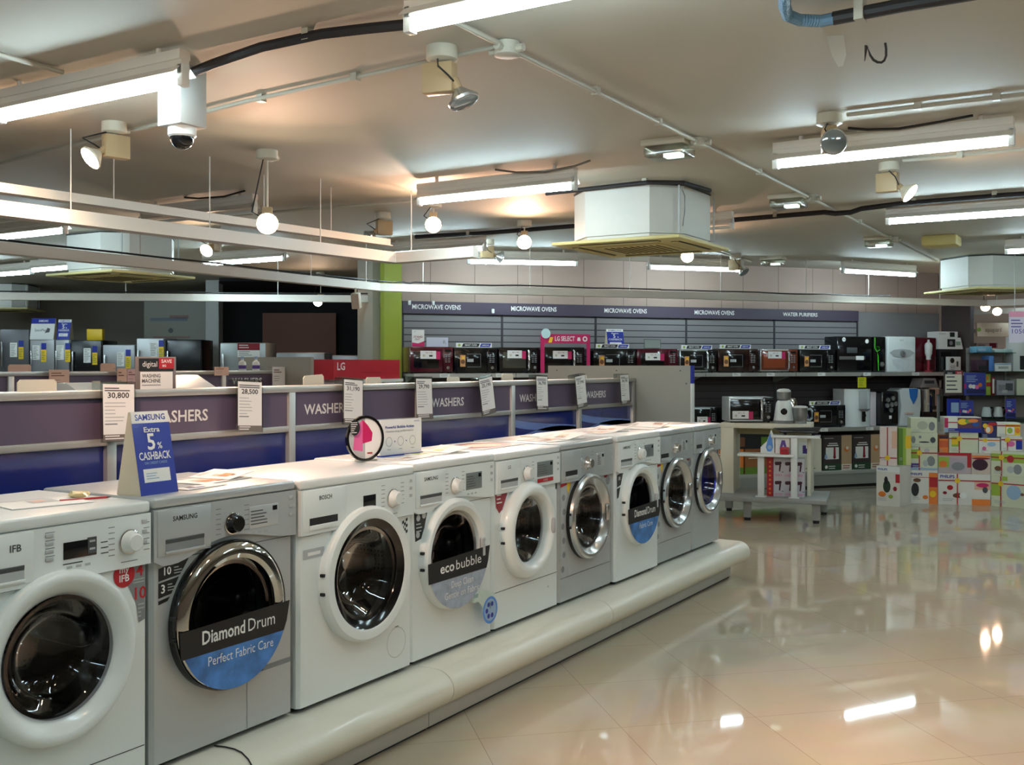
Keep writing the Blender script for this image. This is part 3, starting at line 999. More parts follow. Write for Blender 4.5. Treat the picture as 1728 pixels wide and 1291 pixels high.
    for k in range(3):
        a = PI / 2 + .5 + k * 2 * PI / 3
        b = MB().at((dx, 0, zc), ry=-a)
        b.box(hr * .75, hr * 1.02, .12, .38, -.03, .03, STEEL, .02, 3)
        b.build('lifter', dm)
    for sx in (-1, 1):
        for yy in (.05, d - .06):
            b = MB(); b.cyl((sx * (hw - .06), yy, 0), (sx * (hw - .06), yy, .03), .02, RUBBER, 12); b.build('foot', t)
    t['hw'] = hw
    return t


def sticker(t, name, lab, fn, y=0.0):
    b = MB()
    fn(b, y)
    o = b.build(name, t, lab)
    return o


L1 = 'washing machine'
BLUEWATER = mat('blue_water_print', (62, 120, 206), .35, vary=1.0, scale=16)
GREYFOAM = mat('grey_foam_print', (156, 166, 182), .4, vary=.6, scale=24)

m1 = make_washer('white washer cut off by the left edge, with dark window and red sticker', 1.54, 2.166, .845, WHITE, 'wide', .245, None, cp_h=.155, knob=(.23, 'white'), disp=(.007, .115, 'dark'), kick=.10, zc=.44)


for i in range(4):
    b = MB(); b.box(-.05, -.025, -.017, -.0145, .715 + i * .022, .725 + i * .022, LGREY, .001); b.build('button', m1)
b = MB()
b.box(.085, .114, -.0175, -.0145, .718, .764, DGREY)
for z in (.728, .75):
    b.rect(.09, .109, z, z + .006, LGREY, -.018)
b.build('display_keys', m1, 'dark grey key block beside the display')
b = MB()
for i in range(4):
    b.rect(-.05, -.02, .728 + i * .022, .7295 + i * .022, DGREY, -.0146)
fine_print(b, .005, .115, .70, 1, .01, DGREY, -.0148, 3)
fine_print(b, .13, .16, .745, 3, .016, DGREY, -.0148, 5, .2)
b.build('panel_print', m1)


def f(b, y):
    b.text('IFB', .019, -.14, .757, DGREY, -.0172, bold=True)
sticker(m1, 'brand_mark', None, f)


def f(b, y):
    b.poly([(.21, .668), (.298, .672), (.298, .485), (.275, .478), (.265, .54), (.235, .60)], MGREY, -.0015)
    b.poly(circ(.038, n=24, cx=.222, cz=.632), RED, -.002)
    b.text('my', .02, .222, .639, PAPER, -.0025, bold=True)
    b.text('IFB', .02, .222, .612, PAPER, -.0025, bold=True)
    b.text('4', .036, .278, .62, RED, -.0022, bold=True)
    b.text('10', .036, .281, .55, RED, -.0022, bold=True, w=.042)
    fine_print(b, .255, .295, .612, 2, .009, LGREY, -.0022, 2)
    fine_print(b, .272, .295, .535, 4, .012, LGREY, -.0022, 2)
sticker(m1, 'sticker', 'grey sticker with red 4 and 10', f)


def f(b, y):
    b.poly(circ(.04, n=24, cx=-.215, cz=.56), YELLOW, -.0015)
    b.text('UV', .014, -.205, .553, BROWN, -.002, bold=True)
sticker(m1, 'warranty_sticker', 'round yellow sticker', f)


def f(b, y):
    b.lathe([(.045, 0), (.045, -.006), (.035, -.008), (.033, -.004), (0, -.003)], WHITE2, 24, 'y', (-.245, 0, .19))
    b.poly(circ(.022, n=16, cx=-.245, cz=.19), MGREY, -.005)
sticker(m1, 'filter_cap', None, f)

m2 = make_washer('silver washer with chrome-ringed door and black and blue sticker', 2.172, 2.803, .85, SILVER, 'chrome', .247, 'SAMSUNG', cp_h=.16, knob=(.01, 'black'), disp=(.085, .225, 'lcd'), curve=.04, zc=.433)


def f(b, y):
    b.poly([(-.285, .628), (-.165, .645), (-.20, .598), (-.285, .588)], BLACKM, -.0015)
    b.poly([(-.285, .582), (-.205, .592), (-.235, .543), (-.285, .535)], BLACKM, -.0015)
    b.poly([(-.285, .527), (-.24, .535), (-.25, .522), (-.285, .515)], BLACKM, -.0015)
    b.text('10', .024, -.25, .605, PAPER, -.002, bold=True)
    b.text('3', .026, -.268, .55, PAPER, -.002, bold=True)
    fine_print(b, -.225, -.19, .625, 3, .009, LGREY, -.002, 1)
    fine_print(b, -.25, -.215, .575, 3, .009, LGREY, -.002, 1)
sticker(m2, 'sticker', 'stepped black sticker reading 10 and 3', f)


def drum_label(b, r, zc, top, big, small, water, tip=.03, y=-.0455, tw=None):
    a = math.asin(top / r)
    b.poly(circ(r * .985, PI + a, 2 * PI - a, 28, 0, zc), water, y)
    b.poly([(-r * .97, zc - top - .012), (-r * .99, zc - top + .075), (r * 1.02, zc - top + .088), (r * .96, zc - top + .02), (r * .90, zc - top - .012)], BLACKM, y - .001)
    if big:
        b.text(big[0], .042, -r * .62, zc - top + .02, PAPER, y - .002, al='l', w=big[2], bold=True)
        b.text(big[1], .042, -r * .56 + big[2], zc - top + .02, PAPER, y - .002, al='l', w=big[3])
    for i, s in enumerate(small):
        b.text(s, .03, .02, zc - top - .055 - i * .044, PAPER, y - .002, w=min(r * 1.2, len(s) * .017))


def f(b, y):
    drum_label(b, .243, .433, .085, ('Diamond', 'Drum', .185, .125), ['Perfect Fabric Care'], BLUEWATER)
sticker(m2, 'door_sticker', 'black and blue half-round door sticker', f)


def f(b, y):
    b.rect(.09, .30, .10, .2, SILVER, -.001)
    for p in ((.088, .09, .0, .2), (.09, .30, .198, .2)):
        b.rect(p[0], p[1], p[2] + .02, p[3], MGREY, -.0012)
    b.rect(.15, .165, .203, .206, BLACKM, -.0012)
sticker(m2, 'filter_flap', None, f)

m3 = make_washer('white washer with broad black ring inside its white door', 2.812, 3.495, .845, WHITE, 'bosch', .262, 'BOSCH', y=PY - .012, cp_h=.165, drawer='slot', knob=(.195, 'white'), disp=(.01, .085, 'dark'), zc=.452, dx=.03)


def f(b, y):
    b.rect(-.315, -.20, .555, .59, LGREY, -.0015)
    fine_print(b, -.30, -.22, .685, 2, .035, LGREY, -.0015, 2)
    fine_print(b, -.29, -.22, .578, 1, .035, PAPER, -.002, 2)
sticker(m3, 'energy_sticker', 'grey printed sticker', f)


def f(b, y):
    for i in range(6):
        for j in range(4):
            if (i + j) % 2 == 0:
                b.poly([(.262 + j * .012, .545 + i * .012 + j * .004), (.274 + j * .012, .549 + i * .012 + j * .004), (.274 + j * .012, .561 + i * .012 + j * .004), (.262 + j * .012, .557 + i * .012 + j * .004)], BLACKM, -.0015)
    fine_print(b, .2, .30, .665, 2, .012, MGREY, -.0015, 5)
sticker(m3, 'chequered_sticker', 'small black chequered mark', f)


def f(b, y):
    for rr in (.062,):
        p, q = circ(rr, n=32, cx=.235, cz=.135), circ(rr - .0025, n=32, cx=.235, cz=.135)
        b.raw([(u[0], -.0015, u[1]) for u in p] + [(u[0], -.0015, u[1]) for u in q], [(i, (i + 1) % 32, (i + 1) % 32 + 32, i + 32) for i in range(32)], LGREY)
    b.rect(.226, .25, .197, .2, DGREY, -.0015)
sticker(m3, 'filter_cover', None, f)

m4 = make_washer('white washer with a grey and black bubble sticker across the door', 3.502, 4.135, .85, WHITE, 'samsung', .243, 'SAMSUNG', cp_h=.165, knob=(-.01, 'white'), disp=(.075, .205, 'lcd'), curve=.03, zc=.435, dx=-.02)


def f(b, y):
    b.poly([(-.295, .65), (-.19, .668), (-.235, .53), (-.285, .52)], BLACKM, -.0015)
    for i, (x, z) in enumerate(((-.265, .618), (-.225, .625), (-.268, .548))):
        b.poly(circ(.014, n=14, cx=x, cz=z), LGREY, -.002)
    fine_print(b, -.28, -.225, .595, 3, .015, LGREY, -.002, 3)
sticker(m4, 'sticker', 'black sticker with white symbols', f)


def f(b, y):
    b.at((-.02, 0, 0))
    drum_label(b, .24, .435, .085, ('eco', 'bubble', .105, .2), ['Deep Clean', 'Gentle on Fabric'], GREYFOAM)
    b.at((0, 0, 0))
sticker(m4, 'door_sticker', 'grey and black half-round door sticker', f)


def f(b, y):
    PALEG = mat('pale_green_print', (196, 210, 200), .4)
    b.poly([(.13, .25), (.2, .235), (.25, .20), (.235, .13), (.185, .105), (.16, .165), (.12, .20)], PALEG, -.0475)
    b.poly(circ(.062, n=28, cx=.225, cz=.14), SKYBLUE, -.048)
    b.poly(circ(.05, n=28, cx=.225, cz=.14), PALEBLUE, -.0485)
    for k in range(6):
        b.rect(.222, .228, .145, .18, GREEN, -.049) if k == 0 else b.poly(circ(.012, n=8, cx=.225 + .03 * math.cos(k * PI / 3), cz=.14 + .03 * math.sin(k * PI / 3)), BLUE, -.049)
    b.box(.1, .26, -.0465, 0, .195, .215, PALEG)
o = sticker(m4, 'bubble_sticker', 'pale jug-shaped sticker with blue disc', f)

m5 = make_washer('white washer with thick tubular white door ring and red shield sticker', 4.14, 4.775, .845, WHITE, 'tube', .236, 'LG', cp_h=.155, knob=(-.03, 'white'), disp=(.075, .235, 'lcd'), kick=.19, zc=.455, dx=-.025)


def f(b, y):
    b.poly([(-.30, .66), (-.20, .672), (-.19, .645), (-.235, .575), (-.262, .56), (-.29, .59)], DRED, -.0015)
    fine_print(b, -.285, -.215, .65, 3, .018, PAPER, -.002, 4)
sticker(m5, 'shield_sticker', 'dark red shield-shaped sticker', f)


def f(b, y):
    b.rect(.075, .235, .672, .692, RED, -.0172)
    b.text('4 STAR', .01, .155, .677, PAPER, -.0176)
    b.rect(.285, .305, .62, .66, DGREY, -.0015)
    b.poly(circ(.006, n=10, cx=.21, cz=.13), LGREY, -.0015)
sticker(m5, 'display_sticker', 'red strip under the display', f)

m6 = make_washer('silver washer, nearer of the two with a sticker column beside the door', 4.782, 5.405, .85, SILVER, 'silver', .232, None, cp_h=.17, knob=(-.02, 'silver'), disp=(.10, .19, 'lcd'), drawer='slot', kick=.145, zc=.44, dx=.0)
m8 = make_washer('silver washer, farther of the two with a sticker column beside the door', 6.036, 6.63, .85, SILVER, 'silver', .227, None, cp_h=.17, knob=(-.02, 'silver'), disp=(.10, .19, 'lcd'), drawer='slot', kick=.145, zc=.44)


def f(b, y):
    b.poly([(-.295, .66), (-.20, .672), (-.215, .60), (-.235, .50), (-.235, .30), (-.20, .15), (-.295, .135)], LGREY, -.0012)
    b.poly([(-.295, .66), (-.22, .67), (-.225, .63), (-.295, .62)], RED, -.0018)
    b.poly([(-.22, .67), (-.18, .675), (-.185, .625), (-.205, .58), (-.225, .61)], YELLOW, -.0018)
    for i in range(6):
        b.poly(circ(.017, n=14, cx=-.262 + .008 * math.sin(i * 2.2), cz=.565 - i * .075), MGREY, -.0018)
    pass


def f2(b, y):
    b.poly(circ(.03, n=16, cx=.235, cz=.655), DRED, -.0015)
    b.poly(circ(.026, n=16, cx=.265, cz=.61), MGREY, -.0014)
    b.text('2', .024, .232, .645, PAPER, -.002, bold=True)
for q in (m6, m8):
    sticker(q, 'sticker_column', 'pale sticker column with red and yellow top', f)
    sticker(q, 'sticker', 'round dark red sticker', f2)

m7 = make_washer('white washer with black and blue door sticker between two silver washers', 5.412, 6.03, .855, WHITE, 'samsung', .238, 'SAMSUNG', y=PY - .02, cp_h=.165, knob=(.0, 'white'), disp=(.07, .2, 'lcd'), curve=.03, zc=.435)


def f(b, y):
    b.poly([(-.285, .63), (-.20, .645), (-.235, .57), (-.285, .56)], BLACKM, -.0015)
    b.poly([(-.285, .552), (-.24, .56), (-.265, .50), (-.285, .495)], BLACKM, -.0015)
    b.text('10', .02, -.255, .60, PAPER, -.002, bold=True)
sticker(m7, 'sticker', 'stepped black sticker', f)


def f(b, y):
    drum_label(b, .234, .435, .08, ('Diamond', 'Drum', .17, .115), ['Fabric Care'], BLUEWATER)
sticker(m7, 'door_sticker', 'black and blue half-round door sticker', f)

m9 = make_washer('silver washer at the far end with a blue-purple window', 6.638, 7.165, .85, SILVER, 'silver', .228, None, cp_h=.15, knob=(.03, 'silver'), disp=(.1, .16, 'lcd'), drawer='slot', zc=.465,
                 glass=glass_mat('blue_door_glass', (140, 150, 240), .03, .04), drum=mat('blue_drum', (70, 84, 170), .35, metal=.4), dx=.0)  # drum has a plain blue base colour


def f(b, y):
    b.rect(.2, .235, .58, .665, BLACKM, -.0015)
    fine_print(b, .205, .23, .655, 5, .015, LGREY, -.002, 4)
sticker(m9, 'sticker', 'small dark upright sticker', f)


# ------------------------------------------------------------------ leaflets and cards on the washer tops
TOP = PZ + .85


def leaflet(lab, x, y, rz, wd, dp, fn, name='leaflet', z=TOP, fold=False, cat='leaflet'):
    b = MB()
    b.M = Matrix.Translation((0, 0, 0))
    b.box(-wd / 2, wd / 2, -dp / 2, dp / 2, 0.0008, .003, PAPER)
    b.M = Matrix.Translation((0, 0, .0034)) @ Matrix.Rotation(-PI / 2, 4, 'X')
    fn(b, wd / 2, dp / 2)
    if fold:
        b.M = Matrix.Translation((wd * .02, 0, .004)) @ Matrix.Rotation(R(-7), 4, 'Y')
        b.box(0, wd * .55, -dp * .48, dp * .48, 0, .002, PAPER)
        b.M = b.M @ Matrix.Translation((wd * .28, 0, .0024)) @ Matrix.Rotation(-PI / 2, 4, 'X')
        fn(b, wd * .24, dp * .45)
    o = b.build(name)
    o.location = (x, y, z + .0005); o.rotation_euler = (0, 0, rz)
    return tag(o, lab, cat, 'leaflets on the washer tops')


PEACH = mat('peach_print', (226, 176, 150), .5)


def lf(cols, seed=1, text=None):
    def fn(b, w, d):
        rn = random.Random(seed)
        for c in cols:
            x, z = rn.uniform(-w * .8, w * .1), rn.uniform(-d * .8, d * .1)
            b.rect(x, x + w * rn.uniform(.3, .8), z, z + d * rn.uniform(.3, .7), c, -.0002 * (cols.index(c) + 1))
        fine_print(b, -w * .8, w * .7, d * .9, 4, d * .07, MGREY, -.001, seed)
    return fn


leaflet('open brochure with food picture on the chrome-door washer', 2.63, 2.88, R(8), .26, .19, lf([PEACH, BROWN, ORANGE], 3), z=PZ + .85, fold=True)
leaflet('dark printed flyer lying in front of the blue tent card', 2.46, 2.73, R(3), .18, .07, lf([BLACKM, BLUE], 8), z=PZ + .85)
leaflet('printed sheet on the white washer cut off at left', 1.95, 2.85, R(-12), .24, .19, lf([LGREY, PEACH], 5), z=PZ + .845)
leaflet('folded white brochure on the bubble-sticker washer', 3.98, 2.86, R(-6), .30, .2, lf([CREAM, LGREEN], 6), z=PZ + .85, fold=True)
leaflet('flat photo flyer in front of the bubble action card', 3.72, 2.80, R(4), .22, .12, lf([MGREY, PEACH, BROWN], 9), z=PZ + .85)


def ringfn(b, w, d):
    b.poly([(p[0], p[1] * .62) for p in circ(w * .95, n=36)], DRED, -.0003)
    b.poly([(p[0], p[1] * .62) for p in circ(w * .62, n=36)], PEACH, -.0006)
    b.poly([(p[0], p[1] * .62) for p in circ(w * .45, n=36)], CREAM, -.0009)
leaflet('white sheet with a large dark red ring on the tubular-door washer', 4.52, 2.94, R(2), .46, .28, ringfn, z=PZ + .845)
leaflet('dark photo magazine on the nearer sticker-column washer', 5.05, 2.82, R(-5), .36, .22, lf([BROWN, DGREY, PEACH], 12), z=PZ + .85, fold=True)
leaflet('pale leaflet at the back of the nearer sticker-column washer', 5.3, 3.03, R(10), .25, .17, lf([LGREY], 4), z=PZ + .85)
leaflet('reddish leaflet on the white washer between silver ones', 5.72, 2.86, R(-3), .34, .22, lf([DRED, PEACH, CREAM], 14), z=PZ + .855, fold=True)
leaflet('brown leaflet on the farther sticker-column washer', 6.32, 2.84, R(5), .34, .24, lf([PEACH, BROWN], 15), z=PZ + .85, fold=True)
leaflet('pale leaflet behind the brown one on the farther sticker-column washer', 6.15, 3.08, R(-8), .25, .12, lf([LGREEN, LGREY], 17), z=PZ + .85)
leaflet('small white leaflet on the washer with the blue window', 6.93, 2.9, R(5), .2, .15, lf([PEACH], 18), z=PZ + .85)
# crumpled yellow tape with a pencil on the first washer
t = thing('crumpled_tape', 'crumpled pale yellow tape on the white washer at the left', 'tape', (2.09, 2.86, PZ + .845))
b = MB()
bm = bmesh.new(); bmesh.ops.create_icosphere(bm, subdivisions=2, radius=.035)
rn = random.Random(3)
for p in bm.verts:
    p.co *= rn.uniform(.6, 1.1); p.co.z = (p.co.z + .035) * .35
b.bm(bm, mat('yellowed_film', (222, 206, 150), .3)); b.build('tape_lump', t)
b = MB(); b.cyl((2.0, 2.83, PZ + .8495), (2.13, 2.78, PZ + .8495), .0035, RED, 8); b.cyl((2.13, 2.78, PZ + .8495), (2.142, 2.7755, PZ + .8495), .0035, BLACKM, 8, .0005)
tag(b.build('red_pencil'), 'thin red pencil lying on the white washer at the left', 'pencil')

# blue tent card
BROWNTAPE = mat('card_edge', (196, 186, 168), .6)


def tent(lab, loc, rz, wd, dp, ht, fn, name='tent_card', blue=BLUE, grp=None):
    t = thing(name, lab, 'tent card', loc, rz, grp)
    lean = math.atan2(dp / 2 - .004, ht)
    b = MB(); b.prismx([(0, 0), (dp, 0), (dp / 2 + .004, ht), (dp / 2 - .004, ht)], -wd / 2, wd / 2, CREAMCARD); b.build('card_body', t)
    b = MB(); b.M = Matrix.Rotation(-lean, 4, 'X')
    L = math.hypot(dp / 2, ht)
    b.rect(-wd / 2, wd / 2, 0, L, blue, -.001)
    fn(b, wd, L)
    b.build('printed_face', t)
    return t


def sams(b, w, L, sub=True):
    b.rect(-w * .5, w * .5, L * .86, L, PAPER, -.0015)
    b.text('SAMSUNG', L * .07, 0, L * .895, BLUE, -.002, w=w * .8, bold=True)
    b.text('Extra', L * .06, 0, L * .75, PAPER, -.002, w=w * .42, bold=True)
    b.text('5', L * .19, -w * .06, L * .54, PAPER, -.002, bold=True)
    b.text('%', L * .075, w * .16, L * .545, PAPER, -.002, bold=True)
    b.text('CASHBACK', L * .09, 0, L * .42, PAPER, -.002, w=w * .84, bold=True)
    b.text('ON CREDIT CARDS', L * .03, 0, L * .365, PALEBLUE, -.002, w=w * .6)
    b.rect(-w * .36, w * .34, L * .15, L * .31, PAPER, -.0015)
    fine_print(b, -w * .3, w * .2, L * .26, 3, L * .03, PALEBLUE, -.002, 4)


tent('blue and white cashback tent card on the chrome-door washer', (2.268, 2.70, PZ + .85), R(2), .152, .11, .262, sams)

# round acrylic stand with pink shirt and the white card behind it
t = thing('round_display_stand', 'black-rimmed round stand showing a pink shirt, on the washers', 'display stand', (3.515, 2.885, PZ + .85), R(-22))
b = MB()
o1 = [(p[0] * .92, p[1] + .097) for p in circ(.098, n=40)]
i1 = [(p[0] * .92, p[1] + .097) for p in circ(.087, n=40)]
n = 40
b.raw([(p[0], -.008, p[1]) for p in o1] + [(p[0], -.008, p[1]) for p in i1] + [(p[0], .008, p[1]) for p in o1] + [(p[0], .008, p[1]) for p in i1],
      [(i, (i + 1) % n, (i + 1) % n + n, i + n) for i in range(n)] + [(i + 2 * n, i + 3 * n, (i + 1) % n + 3 * n, (i + 1) % n + 2 * n) for i in range(n)] + [(i + 2 * n, (i + 1) % n + 2 * n, (i + 1) % n, i) for i in range(n)] + [(i + n, (i + 1) % n + n, (i + 1) % n + 3 * n, i + 3 * n) for i in range(n)], BLACK)
b.build('rim', t)
b = MB(); b.prism(i1, -.002, .006, PAPER)
b.poly([(p[0] * .9 - .0, p[1]) for p in i1 if p[0] <= 0.001], LGREY, -.0025)
b.poly([(-.058, .05), (-.012, .042), (-.012, .178), (-.035, .155), (-.052, .11)], PINK, -.003)
b.poly([(-.012, .075), (.032, .085), (.036, .12), (.014, .152), (-.012, .178)], MAGENTA, -.003)
b.rect(.01, .035, .03, .036, RED, -.003)
b.build('picture', t, 'picture of a pink shirt')
b = MB(); b.poly([(p[0] * .75, p[1] + 0) for p in circ(.033, n=24, cx=-.075, cz=.145)], BLACKM, -.0145)
fine_print(b, -.075, -.04, .168, 6, .0085, PAPER, -.015, 6)
b.build('badge', t, 'black oval badge with white print')
b = MB(); b.box(-.05, .05, -.02, .03, 0, .006, CLEAR); b.build('foot', t)

t = thing('feature_card', 'white bubble action card standing behind the round shirt stand', 'card', (3.83, 2.93, PZ + .85), R(-3))
b = MB(); b.box(-.145, .145, 0, .004, .004, .165, PAPER)
b.text('Powerful Bubble Action', .012, -.01, .125, BLUE, -.001, w=.2, bold=True)
b.text('Outstanding performance', .009, -.01, .108, MGREY, -.001, w=.19)
for k, x in enumerate((-.085, -.005, .08)):
    p, q = circ(.022, n=20, cx=x, cz=.065), circ(.019, n=20, cx=x, cz=.065)
    b.raw([(u[0], -.001, u[1]) for u in p] + [(u[0], -.001, u[1]) for u in q], [(i, (i + 1) % 20, (i + 1) % 20 + 20, i + 20) for i in range(20)], LGREY)
    b.rect(x - .012, x + .012, .028, .032, LGREY, -.001)
    if k < 2:
        b.rect(x + .037, x + .043, .062, .068, BLUE, -.001)
b.text('SAMSUNG', .006, .11, .15, BLUE, -.001)
b.build('card', t)
b = MB(); b.box(-.145, .145, -.012, .02, 0, .006, BLUE); b.build('foot', t)
b = MB(); b.box(-.07, .0, 0, .02, 0, .02, YELLOW, .002); o = b.build('yellow_block'); o.location = (3.72, 3.05, PZ + .845 + .145); o.rotation_euler = (0, 0, 0)
bpy.data.objects.remove(o)

# ------------------------------------------------------------------ washers sign partition behind the row
PYF = 3.52
t = thing('sign_partition', 'long waist-high partition with purple washers signs behind the row', 'partition', (4.5, 3.6, 0))


def pt(b):
    return b.at((-4.5, -3.6, 0))


xs = [0.7, 1.70, 2.71, 3.73, 4.75, 5.77, 6.70, 7.62]
BLUEP = mat('glossy_blue_panel', (16, 34, 112), .14, coat=.5, vary=.35, scale=2.2, stretch=(.4, 1, 2.4))
b = pt(MB()); b.box(0.7, 7.64, PYF - .02, PYF + .14, 1.372, 1.402, ALU, .004); b.build('top_rail', t)
b = pt(MB()); b.box(0.7, 7.64, PYF - .012, PYF + .14, 1.183, 1.212, ALU, .003); b.build('middle_rail', t)
for x in xs:
    b = pt(MB()); b.box(x - .022, x + .022, PYF - .015, PYF + .13, 0, 1.375, ALU, .003); b.build('post', t)
PALEARC = mat('pale_blue_arc_print', (112, 140, 206), .2, coat=.4)
for k in range(len(xs) - 1):
    x0, x1 = xs[k] + .022, xs[k + 1] - .022
    b = pt(MB()); b.box(x0, x1, PYF, PYF + .1, 1.212, 1.372, PURPLEPANEL)
    tx = {0: 1.05, 1: 1.95, 2: 3.05, 3: 3.99, 4: 5.05, 5: 6.03, 6: 6.97}[k]
    b.text('WASHERS', .048, tx, 1.262, PAPER, PYF - .002, w=.33, bold=True)
    b.build('sign_panel', t)
    b = pt(MB()); b.box(x0, x1, PYF + .01, PYF + .1, 0.05, 1.184, BLUEP)
    if k >= 5:
        arc = [(x0 + (x1 - x0) * i / 16, 1.16 - .085 * (i / 16) ** .6) for i in range(17)]
        ar2 = [(p[0], p[1] - .05) for p in arc][::-1]
        b.raw([(p[0], PYF + .008, p[1]) for p in arc + ar2], [tuple(range(34))], PALEARC)
        arc = [(x0 + (x1 - x0) * i / 16, 1.02 + .06 * math.sin(i / 16 * 2.4)) for i in range(17)]
        ar2 = [(p[0], p[1] - .045) for p in arc][::-1]
        b.raw([(p[0], PYF + .008, p[1]) for p in arc + ar2], [tuple(range(34))], PALEARC)
    b.build('blue_panel', t)
# end panel of the fixture
t = thing('end_panel', 'tall grey laminate end panel at the far end of the washers partition', 'panel', (7.68, 3.68, 0))
b = MB(); b.box(-.02, .02, -.635, .635, 0, 1.5, GREYPANEL)
for y in (-.55, .0, .55):
    b.poly(circ(.006, n=8), DGREY) if False else b.cyl((-.021, y, 1.46), (-.019, y, 1.46), .006, DGREY, 8)
b.cyl((-.021, -.6, 1.36), (-.019, -.6, 1.36), .006, DGREY, 8)
b.build('board', t)
b = MB(); b.box(-.024, .024, -.65, -.635, 0, 1.36, mat('white_edge_trim', (214, 216, 214), .5)); b.build('edge_trim', t)
b = MB(); b.box(-.024, .024, -.65, -.635, 1.36, 1.5, BLUE); b.build('edge_label', t, 'blue strip at the top of the edge')


# ------------------------------------------------------------------ price cards hanging on the partition
def price_card(lab, x, price, tilt=0.0, seed=0, y=PYF - .062, z0=1.20, wd=.165, hh=.235, rz=0.0, back=False):
    t = thing('price_card', lab, 'price card', (x, y, z0), rz, 'price cards on the washers partition')
    t.rotation_euler = (R(-3), tilt, rz)
    b = MB()
    b.box(-wd / 2, wd / 2, 0, .003, 0, hh, CLEAR)
    b.prismx([(.0, hh - .004), (.0, hh + .004), (.05, hh + .006), (.05, hh + .002), (.003, hh - .004)], -wd / 2, wd / 2, CLEAR)
    b.prismx([(.05, hh - .03), (.053, hh - .03), (.053, hh + .004), (.05, hh + .004)], -wd / 2, wd / 2, CLEAR)
    b.build('holder', t, 'clear acrylic holder')
    b = MB(); b.box(-wd / 2 + .01, wd / 2 - .01, -.002, -.0005, .03, hh - .008, PAPER)
    fine_print(b, -wd * .40, wd * .38, hh - .022, 2, .009, DGREY, -.0024, seed, .5)
    if price:
        b.text(price, .021, -.002, hh - .062, BLACKM, -.0024, bold=True, w=.1)
    fine_print(b, -wd * .40, wd * .2, hh - .08, 6, .014, LGREY, -.0024, seed + 1, .25)
    b.rect(-wd * .40, -wd * .05, .068, .073, MGREY, -.0024)
    b.rect(-wd / 2 + .008, wd / 2 - .008, .004, .03, mat('card_footer', (110, 100, 92), .5), -.0024)
    fine_print(b, -wd * .40, wd * .3, .026, 2, .01, PAPER, -.003, seed + 2, .45)
    b.build('printed_sheet', t)
    return t


price_card('price card reading 30,800 behind the blue tent card', 2.706, '30,800', R(1.5), 1)
price_card('price card reading 28,500 above the broad-black-ring washer', 3.405, '28,500', R(3), 2)
price_card('price card reading 31,190 beside the round shirt stand', 4.12, '31,190', R(4), 3)
price_card('price card reading 29,790 between two full washers signs', 4.738, '29,790', R(1), 4)
price_card('tilted price card above the tubular-door washer', 5.406, '25,190', R(-7), 5)
price_card('price card covering the end of the second-last washers sign', 6.066, '36,790', R(2), 6)
price_card('price card covering the start of the last washers sign', 6.641, '27,990', R(-5), 7)
price_card('price card at the far end of the partition beside the grey end panel', 7.362, '34,190', R(-1), 8)

# header card standing on the top rail
t = thing('header_card', 'black and red washing machine header card standing on the partition rail', 'header card', (2.98, PYF + .05, 1.402))
b = MB(); b.box(-.105, .105, 0, .006, .0, .135, mat('grey_card_frame', (120, 108, 104), .4), .008); b.build('frame', t)
b = MB(); b.rect(-.09, .09, .075, .128, BLACKM, -.001); b.rect(-.083, .085, .0, .072, PAPER, -.001)
b.rect(.012, .092, .085, .13, RED, -.0016)
b.text('digital', .022, -.035, .094, PAPER, -.0018, w=.075)
b.text('SAVE', .014, .052, .11, PAPER, -.002, w=.055, bold=True)
b.text('BIG', .009, .04, .093, PAPER, -.002, bold=True)
b.text('WASHING', .015, -.075, .048, DGREY, -.0018, al='l', w=.095, bold=True)
b.text('MACHINE', .015, -.075, .027, DGREY, -.0018, al='l', w=.095, bold=True)
fine_print(b, -.075, .03, .018, 1, .01, MGREY, -.0018)
b.build('printed_face', t)


# white card backs on the rear side of the rail
def card_back(lab, x, wd, hh, z=1.402, y=PYF + .11, tilt=0.0, m=CREAM):
    b = MB()
    pts = [(-wd / 2, 0), (wd / 2, 0), (wd / 2, hh - .012), (wd / 2 - .012, hh), (-wd / 2 + .012, hh), (-wd / 2, hh - .012)]
    b.prism(pts, 0, .006, m)
    o = b.build('card_back'); o.location = (x, y, z); o.rotation_euler = (0, tilt, 0)
    return tag(o, lab, 'card', 'plain card backs along the partition rail')


card_back('cream card back on the rail left of the 30,800 card', 2.47, .165, .045)
card_back('cream card back on the rail just left of the 31,190 card', 4.02, .15, .05, tilt=R(-3))
card_back('cream card back left of the 29,790 price card', 4.50, .13, .035)
card_back('cream card back left of the tilted price card', 5.27, .13, .03)
card_back('pale card back right of the post before the grey end panel', 5.9, .14, .045)
card_back('thin white card back near the grey end panel', 7.0, .09, .03)

# ------------------------------------------------------------------ second partition, carton display, fridges
t = thing('sign_partition', 'second purple sign partition farther back at the left', 'partition', (4.5, 6.5, 0))
b = MB().at((-4.5, -6.5, 0)); b.box(2.4, 6.78, 6.48, 6.62, 1.428, 1.458, ALU, .004); b.build('top_rail', t)
for x in (2.5, 3.3, 4.22, 5.2, 6.1, 6.74):
    b = MB().at((-4.5, -6.5, 0)); b.box(x - .022, x + .022, 6.485, 6.61, 0, 1.43, ALU, .003); b.build('post', t)
    if x < 6.7:
        x1 = {2.5: 3.3, 3.3: 4.22, 4.22: 5.2, 5.2: 6.1, 6.1: 6.74}[x]
        b = MB().at((-4.5, -6.5, 0)); b.box(x + .022, x1 - .022, 6.5, 6.6, 1.2, 1.428, PURPLEPANEL)
        b.text('WASHERS', .05, x + .27, 1.345, PAPER, 6.498, w=.34, bold=True); b.build('sign_panel', t)
        b = MB().at((-4.5, -6.5, 0)); b.box(x + .022, x1 - .022, 6.51, 6.6, 0.05, 1.2, BLUEP); b.build('blue_panel', t)
